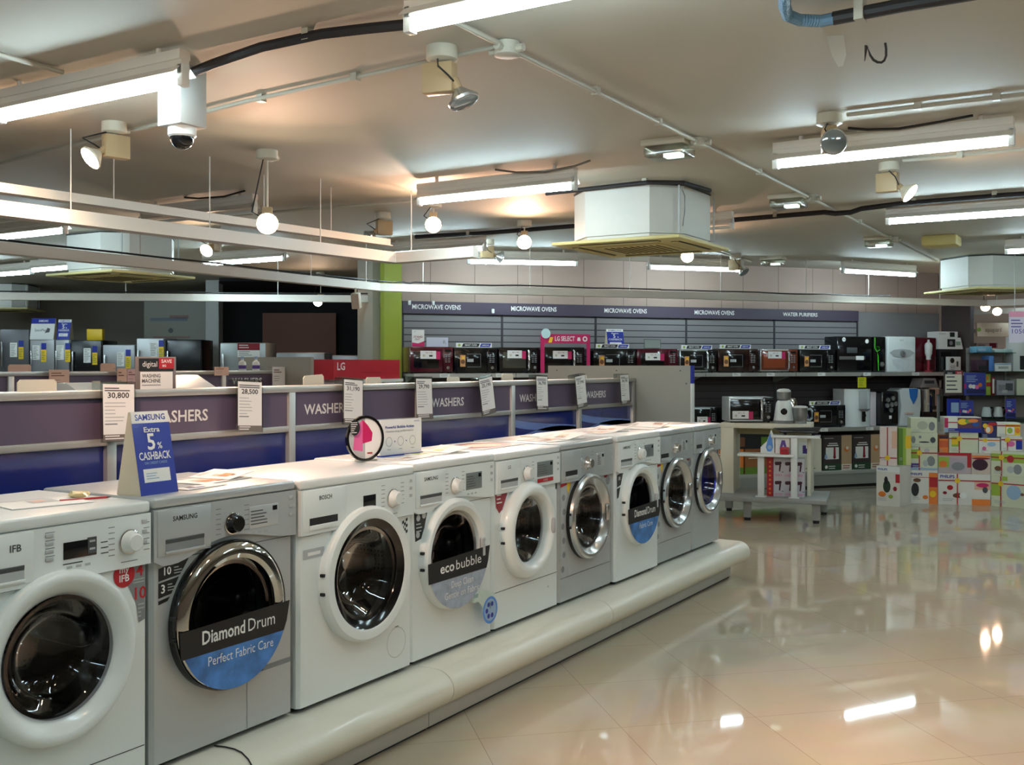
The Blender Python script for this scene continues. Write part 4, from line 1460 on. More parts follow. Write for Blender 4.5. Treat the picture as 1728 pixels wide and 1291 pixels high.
t = thing('end_panel', 'grey laminate end panel left of the red carton display', 'panel', (6.82, 6.45, 0))
b = MB(); b.box(-.02, .02, -.27, .6, 0, 1.575, GREYPANEL); b.build('board', t)

PINKCARD = mat('salmon_card', (222, 180, 158), .6)


def rear_card(lab, px, x0, x1, zt, zb, m=PINKCARD, text=True, y=6.43):
    t = thing('price_card', lab, 'price card', (x0, y, zb), 0, 'price cards on the second partition')
    b = MB(); w, h = x1 - x0, zt - zb
    b.box(0, w, 0, .004, 0, h, m)
    if text:
        fine_print(b, w * .1, w * .8, h * .85, 2, h * .12, BROWN, -.001, px)
        fine_print(b, w * .1, w * .6, h * .5, 3, h * .12, MGREY, -.001, px + 1, .2)
    b.build('printed_sheet', t)
    b = MB(); b.prismx([(.004, h - .004), (.05, h - .004), (.05, h), (.004, h)], 0, w, CLEAR); b.build('holder', t)
    return t


def Xof(px, Y):
    a = (px - 864.0) / 1765.0
    d = F2 + R2 * a
    return Y / d.y * d.x


for lab, a, c, zt, zb, m, tx in (
        ('salmon price card over the letter W of the rear partition', 83, 117, 1.472, 1.33, PINKCARD, True),
        ('salmon price card left of the black header card', 198, 214, 1.48, 1.30, PINKCARD, True),
        ('white and pink leaflet clipped right of the salmon card', 215, 232, 1.475, 1.33, mat('pink_leaflet', (220, 176, 176), .6), True),
        ('pale price card hanging left of the grey end panel of the rear partition', 460, 481, 1.49, 1.33, PAPER, True),
        ('small salmon card standing above the 28,500 card', 362, 386, 1.49, 1.42, PINKCARD, True)):
    rear_card(lab, a, Xof(a, 6.43), Xof(c, 6.43), zt, zb, m, tx)
card_back('salmon card back at the far left on the rear partition', Xof(35, 6.55), .17, .05, 1.458, 6.56, m=PINKCARD)
card_back('salmon card back in the middle of the rear partition', Xof(184, 6.55), .13, .06, 1.458, 6.56, m=PINKCARD)
# bright white top-load lids standing between the partitions
for lab, px, y, wd, z1 in (('white machine lid glowing right of the header card', 370, 4.9, .36, 1.44), ('white machine lid behind the top of the 30,800 card', 236, 4.9, .42, 1.40)):
    t = thing('top_load_washer', lab, 'washing machine', (Xof(px, y), y, 0), 0, 'top-loading washers between the partitions')
    b = MB(); b.box(-wd / 2, wd / 2, 0, .52, .02, z1 - .13, WHITE, .02); b.build('body', t)
    b = MB(); b.prismx([(.1, z1 - .13), (.5, z1 - .13), (.5, z1), (.38, z1)], -wd / 2 + .01, wd / 2 - .01, WHITE2); b.build('back_console', t)
    b = MB(); b.box(-wd / 2 + .03, wd / 2 - .03, .02, .34, z1 - .135, z1 - .115, WHITE2, .008); b.build('lid', t)
    for sx in (-1, 1):
        for yy in (.06, .46):
            b = MB(); b.cyl((sx * (wd / 2 - .05), yy, 0), (sx * (wd / 2 - .05), yy, .03), .02, RUBBER, 10); b.build('foot', t)
for lab, px in (('left of two white bottles with purple labels on the rear rail', 409), ('right of two white bottles with purple labels on the rear rail', 432)):
    t = thing('detergent_bottle', lab, 'bottle', (Xof(px, 6.56), 6.56, 1.458), 0, 'detergent bottles on the rear rail')
    t.location.z = 1.458
    b = MB(); b.lathe([(0, 0), (.03, 0), (.032, .01), (.032, .06), (.026, .075), (.012, .085), (.012, .1), (0, .1)], WHITE2, 16); b.build('body', t)
    b = MB(); b.lathe([(.0325, .015), (.0325, .045)], PURPLE, 16); b.build('print_band', t)
    b = MB(); b.lathe([(.014, .095), (.014, .12), (0, .12)], PALEBLUE, 12); b.build('cap', t)

# red carton display
t = thing('display_counter', 'white washer display counter with a bold red header box', 'display stand', (7.12, 6.2, 0))
b = MB(); b.box(0, .96, 0, .42, 1.375, 1.555, mat('header_red', (178, 18, 38), .4, coat=.2))
b.text('LG', .065, .10, 1.462, PAPER, -.002, w=.105, bold=True)
p = circ(.035, 0.1, PI - .1, n=14, cx=.53, cz=1.44)
b.raw([(u[0], -.002, u[1]) for u in p] + [(.53 + (u[0] - .53) * .9, -.002, 1.44 + (u[1] - 1.44) * .9) for u in p], [(i, i + 1, i + 16, i + 15) for i in range(14)], DRED)
b.rect(.36, .68, 1.432, 1.437, DRED, -.002)
b.build('header_box', t)
b = MB(); b.box(.0, .96, .0, .42, 0, 1.285, WHITE, .01); b.build('counter_body', t)
b = MB(); b.box(.12, .98, -.03, .42, 1.345, 1.375, PALEBLUE if False else WHITE2); b.build('strip', t)
for x in (.16, .7):
    b = MB(); b.box(x - .012, x + .012, -.02, .0, 1.285, 1.345, ALU); b.build('support', t)
b = MB(); b.box(0.1, .95, .04, .40, 1.285, 1.345, mat('pale_blue_carton', (190, 200, 214), .5)); b.build('back_board', t)


FVIEW = VIEW - R(90)


def fridge(lab, px0, px1, ztop, dpt, m, label=None, sidem=None, depth=.6, front=None):
    p, q = seen(px0, 617, dpt), seen(px1, 617, dpt)
    w = (q - p).length
    t = thing('refrigerator', lab, 'refrigerator', (p.x, p.y, 0), FVIEW, 'refrigerators at the far left')
    b = MB(); b.box(.003, w - .003, .05, depth, .04, ztop, sidem or m, .01); b.build('cabinet', t)
    zs = ztop * .66
    for i, (a, c) in enumerate(((.08, zs - .004), (zs + .004, ztop - .004))):
        b = MB(); b.box(.003, w - .003, 0, .048, a, c, m, .012); dd = b.build('door', t)
        b = MB(); b.box(w * .06, w * .06 + .022, -.035, -.012, (a + c) / 2 - .18, (a + c) / 2 + .16, SATIN, .008)
        for z in ((a + c) / 2 - .16, (a + c) / 2 + .14):
            b.box(w * .06 + .004, w * .06 + .018, -.015, .002, z - .01, z + .01, SATIN)
        b.build('handle', dd)
    for x in (.06, w - .06):
        b = MB(); b.cyl((x, .1, 0), (x, .1, .045), .02, RUBBER, 8); b.cyl((x, depth - .1, 0), (x, depth - .1, .045), .02, RUBBER, 8); b.build('foot', t)
    if label:
        lx, lz = label
        b = MB(); b.rect(lx, lx + .10, lz - .2, lz, PAPER, -.003); fine_print(b, lx + .01, lx + .09, lz - .02, 8, .022, MGREY, -.004, int(px0)); b.build('price_label', t, 'white price label')
        b = MB(); b.rect(lx + .12, lx + .19, lz - .23, lz - .06, YELLOW, -.003); b.rect(lx + .12, lx + .19, lz - .06, lz + .03, BLUE if px0 != 118 else RED, -.003)
        fine_print(b, lx + .125, lx + .185, lz - .09, 5, .025, GREEN, -.004, int(px0)); b.build('energy_label', t, 'yellow and blue energy label')
    return t


FG = mat('fridge_grey', (142, 142, 145), .35, metal=.4)
FD = mat('fridge_dark_grey', (96, 96, 100), .35, metal=.3)
FB = mat('fridge_black', (20, 20, 23), .25)
fridge('tall dark grey refrigerator with dispenser slot, farthest left', 0, 49, 2.01, 14.6, FD, (.14, 1.82))
fridge('grey refrigerator carrying the large tilted white and blue sign', 50, 92, 1.86, 14.4, FG, (.04, 1.78))
fridge('grey refrigerator carrying the small blue tent card', 93, 117, 1.86, 14.4, FG, (.02, 1.78))
fridge('black refrigerator with a red energy label', 119, 171, 1.85, 14.4, FB, (.18, 1.74))
fridge('grey refrigerator between the black one and the dark-sided one', 173, 228, 1.79, 14.4, FG, (.2, 1.69))
fridge('pale grey refrigerator joined to a black-sided one', 230, 277, 1.88, 14.4, mat('fridge_pale', (180, 180, 180), .35, metal=.3), (.19, 1.82))
fridge('black refrigerator seen right of the pale grey one', 279, 339, 1.86, 14.45, FB)
t = fridge('silver refrigerator with a red and white banner beside the white pillar', 371, 449, 1.80, 13.6, mat('fridge_silver', (146, 150, 150), .35, metal=.4))
b = MB(); b.rect(.23, .52, 1.70, 1.79, DRED, -.003); b.rect(.23, .52, 1.61, 1.70, PAPER, -.003); fine_print(b, .25, .5, 1.685, 3, .022, MGREY, -.004, 4); fine_print(b, .25, .4, 1.77, 2, .03, PAPER, -.004, 5); b.build('banner', t, 'red and white banner')
fridge('low grey refrigerator behind the grey end panel', 466, 548, 1.67, 13.6, FG)
fridge('low grey refrigerator behind the red carton display', 560, 640, 1.635, 13.6, FG)


def fsign(lab, px0, px1, z0, z1, dpt, fn, lean=-12):
    p, q = seen(px0, 617, dpt), seen(px1, 617, dpt)
    w = (q - p).length
    return tent(lab, ((p.x + q.x) / 2, (p.y + q.y) / 2, z0), FVIEW, w, .16, z1 - z0, fn)


def fs1(b, w, L):
    b.rect(-w / 2, w / 2, 0, L * .74, PAPER, -.0015)
    b.text('SAMSUNG', L * .1, 0, L * .82, PAPER, -.002, w=w * .4, bold=True)
    b.text('SpaceMax', L * .12, -w * .08, L * .38, DGREY, -.002, w=w * .5)
    b.poly([(w * .1, L * .3), (w * .3, L * .34), (w * .32, L * .5), (w * .2, L * .55), (w * .16, L * .42)], DGREY, -.002)


fsign('large tilted white and blue sign standing on a grey refrigerator', 50, 90, 1.862, 2.16, 14.5, fs1)
fsign('small blue cashback tent card standing on a refrigerator', 95, 117, 1.862, 2.14, 14.5, lambda b, w, L: sams(b, w, L))
b = MB(); b.box(0, .22, 0, .1, 0, .16, YELLOW, .01); o = b.build('yellow_carton'); p = seen(146, 617, 14.6); o.location = (p.x, p.y, 1.851); o.rotation_euler = (0, 0, FVIEW); tag(o, 'yellow carton on the black refrigerator at far left', 'box')

# ------------------------------------------------------------------ back wall display: bays, shelves
SLAT = mat('slatwall_grey', (122, 119, 120), .5)
SLATD = mat('slatwall_dark', (62, 54, 54), .5)
GROOVE = mat('slat_groove', (48, 46, 50), .6)
us = [0.0, 1.16, 2.33, 3.54, 4.80, 6.07, 7.42]
names = ['MICROWAVE OVENS'] * 4 + ['WATER PURIFIERS', None]
bl = ['slatwall bay with microwave ovens header beside the lime green column', 'second slatwall bay from the lime green column', 'middle slatwall bay above the blue cashback card', 'fourth slatwall bay from the lime green column', 'slatwall bay under the water purifiers header', 'plain grey bay above the white water purifier']
for k in range(6):
    u0, u1 = us[k], us[k + 1]
    p = wp(u0, 0, 0)
    t = thing('slatwall_bay', bl[k], 'wall display', p, WA, 'slatwall bays on the back wall')
    wd = u1 - u0
    b = MB()
    b.box(.012, wd - .012, .0, .02, .22, 2.065 if k < 5 else 2.2, SLATD if False else SLAT)
    if k < 5:
        for i in range(9):
            z = 1.46 + i * .075
            b.rect(.012, wd - .012, z, z + .012, GROOVE, -.001)
    b.build('slat_panel', t)
    b = MB(); b.box(.012, wd - .012, -.004, .0, .22, 1.375, SLATD)
    for i in range(12):
        b.rect(.012, wd - .012, .3 + i * .088, .31 + i * .088, BLACKM, -.005)
    b.build('lower_panel', t, 'dark brown lower panel')
    b = MB(); b.box(-.012, .012, -.008, .02, .1, 2.21, GROOVE); b.build('upright', t)
    if names[k]:
        b = MB(); b.box(.0, wd, -.03, -.006, 2.075, 2.21, PURPLEDARK)
        b.text(names[k], .05 if k < 4 else .045, .10 if k < 4 else .11, 2.125, PAPER, -.032, al='l', w=.56 if k < 4 else .52, bold=True)
        b.build('sign_header', t)
b = MB(); b.box(0, .03, -.03, 0, 0, .05, WHITE2, .006)
for i, (u, z) in enumerate(((.05, 2.165), (.32, 2.165), (1.02, 2.09))):
    o = b.build('sensor_clip') if i == 0 else o.copy()
    if i:
        COL.objects.link(o)
    o.location = wp(u, .03, z); o.rotation_euler = (0, 0, WA)
    tag(o, ['white clip at the left end of the first microwave header', 'white clip above the first microwave header lettering', 'white clip at the right end of the first microwave header'][i], 'clip', 'white clips on the header')

SHELFM = mat('shelf_grey', (168, 166, 162), .45)
for k in range(6):
    for (z, v, lowk) in ((1.415, .45, 0), (.735, .50, 2)):
        if k < lowk:
            continue
        u0, u1 = us[k], us[k + 1]
        t = thing('display_shelf', ('upper' if z > 1 else 'lower') + ' shelf board ' + ['next to the lime green column', 'under the red select header', 'under the blue cashback card', 'in the fourth bay of the back wall', 'under the water purifiers header', 'at the right end of the back wall'][k], 'shelf', wp(u0, 0, z), WA, 'shelves on the back wall')
        b = MB(); b.box(.004, u1 - u0 - .004, -v, -.008, -.03, 0, SHELFM); b.build('board', t)
        b = MB(); b.box(.004, u1 - u0 - .004, -v - .008, -v, -.045, .002, ALU); b.build('edge_strip', t)
        for i in range(2):
            b = MB(); x = (u1 - u0) * (.25 + .42 * i) + .05 * ((k * 7 + i * 3) % 4)
            b.box(x, x + .11, -v - .011, -v - .008, -.042, -.002, PAPER); fine_print(b, x + .01, x + .1, -.01, 2, .014, MGREY, -v - .0115, k); b.build('price_ticket', t)
        for x in (.02, u1 - u0 - .02):
            b = MB(); b.prismx([(-v + .05, -.03), (-.008, -.03), (-.008, -.12)], x - .004, x + .004, GREYMETAL); b.build('bracket', t)
p = wp(2.33, 0, 0)
t = thing('bottom_plinth', 'grey bottom shelf and kick board of the back wall display', 'plinth', p, WA)
b = MB(); b.box(0, 5.0, -.55, -.005, .17, .205, SHELFM); b.build('base_shelf', t)
b = MB(); b.box(0, 5.0, -.53, -.01, .035, .17, GREYMETAL); b.build('kick_board', t)
b = MB(); b.box(0, 5.0, -.5, -.02, 0, .035, BLACKM); b.build('toe_recess', t)


# ------------------------------------------------------------------ microwaves
def microwave(lab, u0, u1, ztop, zbot, body, frame=None, handle=False, food=None, sticker_at=None, knobm=None, v=.42, loc=None, rz=None, windowm=None, depth=.32, grp='microwave ovens on the back wall shelves'):
    w, h = u1 - u0, ztop - zbot
    t = thing('microwave_oven', lab, 'microwave oven', loc or wp(u0, v, zbot), WA if rz is None else rz, grp)
    fm = frame or body
    b = MB(); b.box(.002, w - .002, .02, depth, .012, h, frame if frame and frame is not body else body, .008); b.build('case', t)
    dw = w * .76
    b = MB(); b.box(.002, dw, 0, .02, .014, h - .002, fm, .006)
    if frame and frame is not body:
        b.box(.014, dw - .004, -.002, .004, .03, h - .018, body, .003)
    dd = b.build('door', t)
    b = MB(); b.box(w * .09, dw - w * .10, -.0035, -.0015, h * .2, h * .82, windowm or BLACK, .001); b.build('window', dd)
    if handle:
        b = MB(); b.tube([(dw - .018, -.004, h * .14), (dw - .018, -.026, h * .2), (dw - .018, -.03, h * .5), (dw - .018, -.026, h * .8), (dw - .018, -.004, h * .88)], .011, SATIN, 8); b.build('handle', dd, 'silver bar handle')
    b = MB(); b.box(dw + .002, w - .002, 0, .02, .014, h - .002, body if not (frame and frame is not body) else body, .005)
    for i in range(5):
        for j in range(2):
            b.rect(dw + w * .05 + j * w * .07, dw + w * .10 + j * w * .07, h * .42 + i * h * .07, h * .45 + i * h * .07, MGREY, -.0008)
    b.rect(dw + w * .05, w - w * .05, h * .82, h * .9, DISPLAY, -.0008)
    cp = b.build('control_panel', t)
    b = MB(); b.lathe([(.017, 0), (.017, -.01), (.014, -.014), (0, -.014)], knobm or SATIN, 20, 'y', ((dw + w) / 2, -.0005, h * .22)); b.build('knob', cp)
    if food:
        b = MB(); b.rect(w * .13, w * .25, h * .26, h * .7, mat('food_print', (206, 146, 92), .45), -.0045); b.poly(circ(w * .05, n=14, cx=w * .19, cz=h * .45), BROWN, -.005); b.poly(circ(w * .03, n=12, cx=w * .2, cz=h * .6), YELLOW, -.005)
        b.rect(w * .29, w * .44, h * .44, h * .56, LGREY, -.0045)
        q = [(w * .28, h * .25), (w * .56, h * .72)]
        for z in (h * .24, h * .74):
            b.rect(w * .29, w * .6, z, z + .004, MGREY, -.0045)
        b.rect(w * .6, w * .607, h * .24, h * .74, MGREY, -.0045)
        b.build('food_sticker', t, 'orange food sticker')
    if sticker_at:
        x, z = sticker_at
        b = MB(); b.rect(w * x, w * (x + .36), h * z, h * (z + .3), PAPER, -.0045); b.rect(w * (x + .36), w * (x + .46), h * (z - .02), h * (z + .28), MAGENTA, -.0045)
        b.text('RM 1 YR', h * .05, w * (x + .2), h * (z + .2), DRED, -.005)
        b.poly(circ(h * .05, n=12, cx=w * (x + .08), cz=h * (z + .12)), BEIGE, -.005); b.rect(w * (x + .2), w * (x + .28), h * (z + .08), h * (z + .14), BLACKM, -.005)
        b.build('warranty_sticker', t, 'white and pink sticker')
    for x in (.04, w - .04):
        for yy in (.05, depth - .05):
            b = MB(); b.cyl((x, yy, 0), (x, yy, .014), .012, RUBBER, 8); b.build('foot', t)
    return t


ZS = 1.416
BROWNG = mat('brown_glass', (104, 46, 30), .15, coat=.4)
BROWNGW = mat('brown_window', (140, 66, 40), .2)
FLORAL = mat('maroon_floral_glass', (70, 14, 28), .12, coat=.4, vary=.6, scale=14)
microwave('maroon flower-patterned microwave at the left end of the upper shelf', -.03, .45, ZS + .285, ZS, FLORAL, sticker_at=(.24, .55), knobm=CHROME)
microwave('black microwave with food sticker, second from the left end', .465, .955, ZS + .28, ZS, BLACK, food=True, knobm=CHROME)
microwave('black microwave with a mirror window and long silver handle, third on the upper shelf', .975, 1.45, ZS + .285, ZS, BLACK, handle=True, sticker_at=(.2, .58), windowm=mat('mirror_window', (96, 96, 88), .1, metal=.6))
microwave('black microwave with silver handle under the red select header', 1.50, 2.0, ZS + .29, ZS, BLACK, handle=True, sticker_at=(.22, .56))
microwave('black microwave with food sticker below the blue cashback card', 2.11, 2.645, ZS + .28, ZS, BLACK, food=True)
microwave('dark maroon microwave under a clear card stand', 2.66, 3.19, ZS + .28, ZS, FLORAL, sticker_at=(.2, .52))
microwave('silver-framed black microwave with bowed handle', 3.215, 3.715, ZS + .275, ZS, BLACK, frame=SATIN, handle=True, food=True)
microwave('dark brown microwave with a large red food sticker', 3.735, 4.285, ZS + .285, ZS, mat('dark_brown_gloss', (44, 20, 18), .12, coat=.5), food=True)
microwave('silver-framed microwave with a brown window', 4.315, 4.855, ZS + .285, ZS, BROWNG, frame=SATIN, handle=True, sticker_at=(.2, .6), windowm=BROWNGW)
microwave('plain black microwave at the right end of the microwaves', 4.88, 5.405, ZS + .285, ZS, BLACK, food=True)
ZL = .736
microwave('small black oven half hidden on the lower shelf beside the end panel', 3.33, 3.72, ZL + .27, ZL, BLACK, frame=SILVER2, food=False, sticker_at=(.3, .3))
microwave('black microwave with orange sticker behind the silver one on the table', 3.80, 4.25, ZL + .26, ZL, BLACK, food=True)
microwave('black microwave with orange food sticker on the lower shelf', 5.02, 5.56, ZL + .275, ZL, BLACK, food=True)


# header strips standing on the microwaves
def strip(lab, u0, u1, z, h=.05, v=.40, dark=True):
    w = u1 - u0
    t = thing('header_strip', lab, 'sign', wp(u0, v, z), WA, 'smart oven strips on the microwaves')
    b = MB(); b.box(0, w, 0, .02, 0, .006, WHITE2); b.box(0, w, .004, .008, 0, h, WHITE2)
    b.rect(.005, w - .005, .004, h - .003, PAPER, .0035)
    b.poly([(w * .16, .006), (w * .62, .006), (w * .66, h - .006), (w * .20, h - .006)], BLACKM, .003)
    b.poly([(w * .66, .006), (w * .94, .006), (w * .98, h - .006), (w * .70, h - .006)], BLUE, .003)
    b.poly(circ(h * .3, n=10, cx=w * .09, cz=h * .5), LGREEN, .003)
    b.text('SMART OVEN', h * .35, w * .41, h * .34, PAPER, .0025, w=w * .34, bold=True)
    b.text('SAMSUNG', h * .28, w * .82, h * .36, PAPER, .0025, w=w * .2, bold=True)
    b.build('printed_strip', t)
    return t


strip('smart oven strip on the second microwave from the left', .49, .90, ZS + .281)
strip('smart oven strip below the blue cashback card', 2.15, 2.57, ZS + .281)
strip('smart oven strip on the silver-framed microwave', 3.25, 3.665, ZS + .276)
strip('smart oven strip on the dark brown microwave', 3.77, 4.2, ZS + .286)
strip('smart oven strip on the rightmost black upper microwave', 4.89, 5.35, ZS + .286)
strip('smart oven strip on the lower shelf black microwave', 5.04, 5.5, ZL + .276)
# brand tag, grey panel, red select header, tent card, clear stand
t = thing('brand_tag', 'white and red upright tag on the first maroon microwave', 'sign', wp(-.0, .40, ZS + .286), WA)
b = MB(); b.box(0, .135, .002, .006, 0, .18, PAPER); b.poly([(0, 0), (.135, 0), (.135, .06), (.068, .035), (0, .045)], MAGENTA, .001); b.text('LG', .012, .03, .155, MGREY, .001); b.text('STAND', .02, .068, .095, DRED, .001, w=.1, bold=True); b.text('OUT', .018, .06, .07, DRED, .001, bold=True); b.build('card', t)
b = MB(); b.box(.02, .115, 0, .05, 0, .004, CLEAR); b.build('foot', t)
t = thing('pale_card_stand', 'pale grey card stand on the first maroon microwave', 'card', wp(.16, .40, ZS + .286), WA)
b = MB(); b.box(0, .24, .0, .006, 0, .10, mat('pale_lilac_card', (196, 198, 214), .4)); b.text('R', .04, .2, .03, MGREY, -.001); b.build('card', t)
b = MB(); b.box(0.02, .2, 0.006, .05, 0, .004, CLEAR); b.build('foot', t)
t = thing('select_header', 'red select header framing the black microwave', 'sign', wp(1.45, .46, ZS), WA)
b = MB(); b.box(.0, .60, .0, .012, .33, .435, MAGENTA); b.box(.0, .045, 0, .012, 0.002, .33, MAGENTA); b.box(.56, .60, 0, .012, .002, .33, MAGENTA)
b.text('LG SELECT', .05, .17, .36, PAPER, -.002, al='l', w=.24, bold=True)
b.rect(.44, .48, .36, .385, PAPER, -.002); b.rect(.445, .475, .385, .40, PAPER, -.002); b.poly(circ(.03, n=18, cx=.535, cz=.383), PAPER, -.002); b.poly(circ(.015, n=14, cx=.535, cz=.383), MAGENTA, -.003)
b.poly([(.09, .34), (.13, .34), (.15, .40), (.11, .40)], YELLOW, -.002)
b.build('frame_board', t)
b = MB(); b.lathe([(0, -.006), (.055, -.006), (.055, 0), (0, 0)], mat('pale_teal_disc', (186, 214, 214), .4), 24, 'y', (.06, 0, .44)); b.build('disc', t, 'pale teal disc at the corner')
tent('blue cashback tent card on the back wall shelf', wp(2.415, .38, ZS + .282), WA, .21, .10, .22, lambda b, w, L: sams(b, w, L))
t = thing('pale_card_stand', 'clear card stand on the dark maroon microwave', 'card', wp(2.72, .40, ZS + .281), WA)
b = MB(); b.box(.04, .26, 0, .006, 0, .11, CLEAR); b.box(.05, .25, .001, .003, .01, .10, mat('pale_grey_card', (200, 206, 204), .5)); b.build('card', t)
b = MB(); b.box(.05, .24, .006, .05, 0, .004, CLEAR); b.build('foot', t)

# ------------------------------------------------------------------ water purifiers


def purifier_root(lab, u, v, z, name='water_purifier'):
    return thing(name, lab, 'water purifier', wp(u, v, z), WA, 'water purifiers on the back wall shelves')


t = purifier_root('tall black water purifier beside the green-edged one', 5.45, .40, ZS)
b = MB(); b.box(0, .53, 0, .26, 0, .45, BLACK, .012); b.build('body', t)
b = MB(); b.rect(.03, .42, .16, .2, SATIN, -.002); b.rect(.28, .40, .155, .205, PAPER, -.003); b.build('print_band', t)
b = MB(); b.poly(circ(.028, n=16, cx=.1, cz=.41), PAPER, -.002); b.poly(circ(.028, n=16, cx=.45, cz=.39), PAPER, -.002); b.text('RO', .014, .1, .404, DGREY, -.003); b.build('badge', t)
b = MB(); b.box(.14, .30, -.006, 0, .24, .31, DGREY, .004); b.build('tap_recess', t)
t = purifier_root('black water purifier with a curling green edge line', 6.0, .40, ZS)
b = MB(); b.box(0, .19, 0, .26, 0, .45, BLACK, .01); b.build('body', t)
GLOWG = mat('bright_green_line', (70, 200, 40), .3)
b = MB(); b.tube([(.02, -.004, .44), (.02, -.004, .30), (.05, -.004, .26), (.09, -.004, .28), (.085, -.004, .32), (.04, -.004, .33), (.07, -.004, .2), (.075, -.004, .02)], .006, GLOWG, 6); b.build('green_line', t, 'bright green curling line')
b = MB(); b.lathe([(.03, 0), (.03, -.012), (.018, -.014), (.018, -.004), (0, -.004)], SATIN, 20, 'y', (.13, 0, .1)); b.build('tap', t)
t = purifier_root('white water purifier with grey curved tap panel on the upper shelf', 6.22, .40, ZS)
b = MB(); b.box(0, .45, 0, .26, 0, .455, WHITE, .02, 3); b.build('body', t)
b = MB(); b.prism([(.03, .25), (.1, .285), (.225, .295), (.35, .285), (.42, .25), (.35, .20), (.225, .185), (.1, .20)], -.006, 0, LGREY); b.build('tap_panel', t, 'grey curved panel')
b = MB(); b.lathe([(.045, -.006), (.04, -.022), (.03, -.024), (0, -.018)], SATIN, 24, 'y', (.225, 0, .235)); b.build('tap_ring', t)
b = MB(); b.poly([(p[0] * 1.0, p[1]) for p in circ(.15, PI, 2 * PI, 20, .225, .17)], mat('pale_marble_print', (206, 210, 212), .3, vary=.2, scale=16), -.002); b.build('print_panel', t)
b = MB(); b.text('KENT', .016, .225, .40, MGREY, -.001); b.build('brand_mark', t)
t = purifier_root('maroon water purifier with silver tap on the upper shelf', 6.69, .34, ZS)
b = MB(); b.box(0, .37, 0, .26, 0, .45, MAROON, .02, 3); b.build('body', t)
b = MB(); b.prism([(.03, .18), (.1, .12), (.185, .1), (.27, .12), (.34, .18), (.30, .2), (.07, .2)], -.008, 0, mat('maroon_dark', (60, 8, 18), .2)); b.build('drip_panel', t)
t2 = thing('glass_carafe', 'small clear carafe in front of the maroon water purifier', 'bottle', wp(6.87, .40, ZS), WA)
b = MB(); b.lathe([(0, .16), (.03, .16), (.03, .2), (.045, .24), (.05, .34), (.04, .37), (.015, .39), (.015, .42), (0, .42)], mat('milky_plastic', (206, 204, 200), .25), 20, c=(0, 0, 0)); b.build('bottle', t2)
b = MB(); b.lathe([(0, 0), (.05, 0), (.05, .02), (.02, .03), (.02, .16), (0, .16)], DRED, 16); b.build('stand', t2)
# appliance cartons at the end of the upper shelf
t = thing('appliance_carton', 'white slanted appliance carton with a black oven picture, topmost at the shelf end', 'box', wp(7.075, .36, ZS + .30), WA)
b = MB(); b.prism([(0, 0), (.40, 0), (.36, .15), (.0, .15)], 0, .25, PAPER); b.rect(.14, .27, .03, .13, BLACKM, -.001); b.poly(circ(.03, n=12, cx=.2, cz=.08), MGREY, -.002); b.rect(.28, .36, .05, .1, mat('sage', (150, 170, 150), .5), -.001); b.build('carton', t)
b = MB(); b.box(.01, .33, .02, .22, .151, .23, PAPER); b.rect(.2, .28, .16, .22, BLACKM, .0195); b.text('MORPHY', .02, .08, .19, MGREY, .0195); o = b.build('appliance_carton'); o.location = wp(7.075, .36, ZS + .30); o.rotation_euler = (0, 0, WA); tag(o, 'small white carton on top of the slanted appliance carton', 'box')
b = MB(); b.box(0, .33, 0, .25, 0, .299, BLACKM, .006); b.rect(.03, .2, .03, .26, BLACK, -.001); o = b.build('appliance_carton'); o.location = wp(7.08, .36, ZS); o.rotation_euler = (0, 0, WA); tag(o, 'black carton under the slanted white one at the shelf end', 'box')
t = thing('hand_mixer_carton', 'small white carton in front of the black one at the shelf end', 'box', wp(7.17, .43, ZS), WA)
b = MB(); b.box(0, .2, 0, .05, 0, .20, PAPER); b.poly(circ(.035, n=14, cx=.06, cz=.15), BLACKM, -.001); b.rect(.13, .16, .07, .14, DGREY, -.001); fine_print(b, .03, .12, .08, 3, .02, MGREY, -.001); b.build('carton', t)
# lower shelf purifiers
t = purifier_root('tall white cylindrical-front water purifier on the lower shelf', 5.60, .42, ZL)
b = MB(); b.prismz([(0, .3), (0, .08), (.06, .02), (.2, -.02), (.34, .02), (.40, .08), (.40, .3)], 0, .47, WHITE); b.build('body', t)
b = MB(); b.box(.15, .27, -.026, -.015, .2, .45, LGREY, .004); b.build('front_strip', t, 'grey front strip')
b = MB(); b.prism([(.12, .22), (.30, .22), (.25, .19), (.17, .19)], -.05, -.02, SATIN); b.lathe([(.022, -.03), (.022, -.05), (0, -.05)], BLACK, 14, 'y', (.21, 0, .14)); b.box(.185, .235, -.04, -.02, .06, .19, BLACK, .008); b.build('tap', t, 'black tap')
t = purifier_root('narrow white and pink purifier side behind the black one', 6.003, .34, ZL)
b = MB(); b.box(0, .094, 0, .25, 0, .43, mat('pale_pink_plastic', (222, 206, 210), .4), .01); b.build('body', t)
t = purifier_root('black water purifier with round silver dials on the lower shelf', 6.10, .44, ZL)
b = MB(); b.box(0, .27, 0, .22, 0, .44, BLACK, .03, 3); b.build('body', t)
b = MB()
for x, z in ((.09, .33), (.17, .35), (.08, .26), (.15, .27), (.21, .28), (.14, .2)):
    b.lathe([(.03, 0), (.03, -.008), (.024, -.009), (.022, -.003), (0, -.003)], SATIN, 16, 'y', (x, 0, z))
b.build('dials', t, 'silver round dials')
b = MB(); b.rect(.11, .15, .09, .13, PAPER, -.001); b.build('badge', t)
t = purifier_root('white water purifier with a blue bib-shaped top', 6.39, .42, ZL)
b = MB(); b.prism([(0, 0), (.31, 0), (.34, .25), (.33, .45), (.28, .475), (.06, .475), (.0, .44), (.03, .25)], 0, .24, WHITE); b.build('body', t)
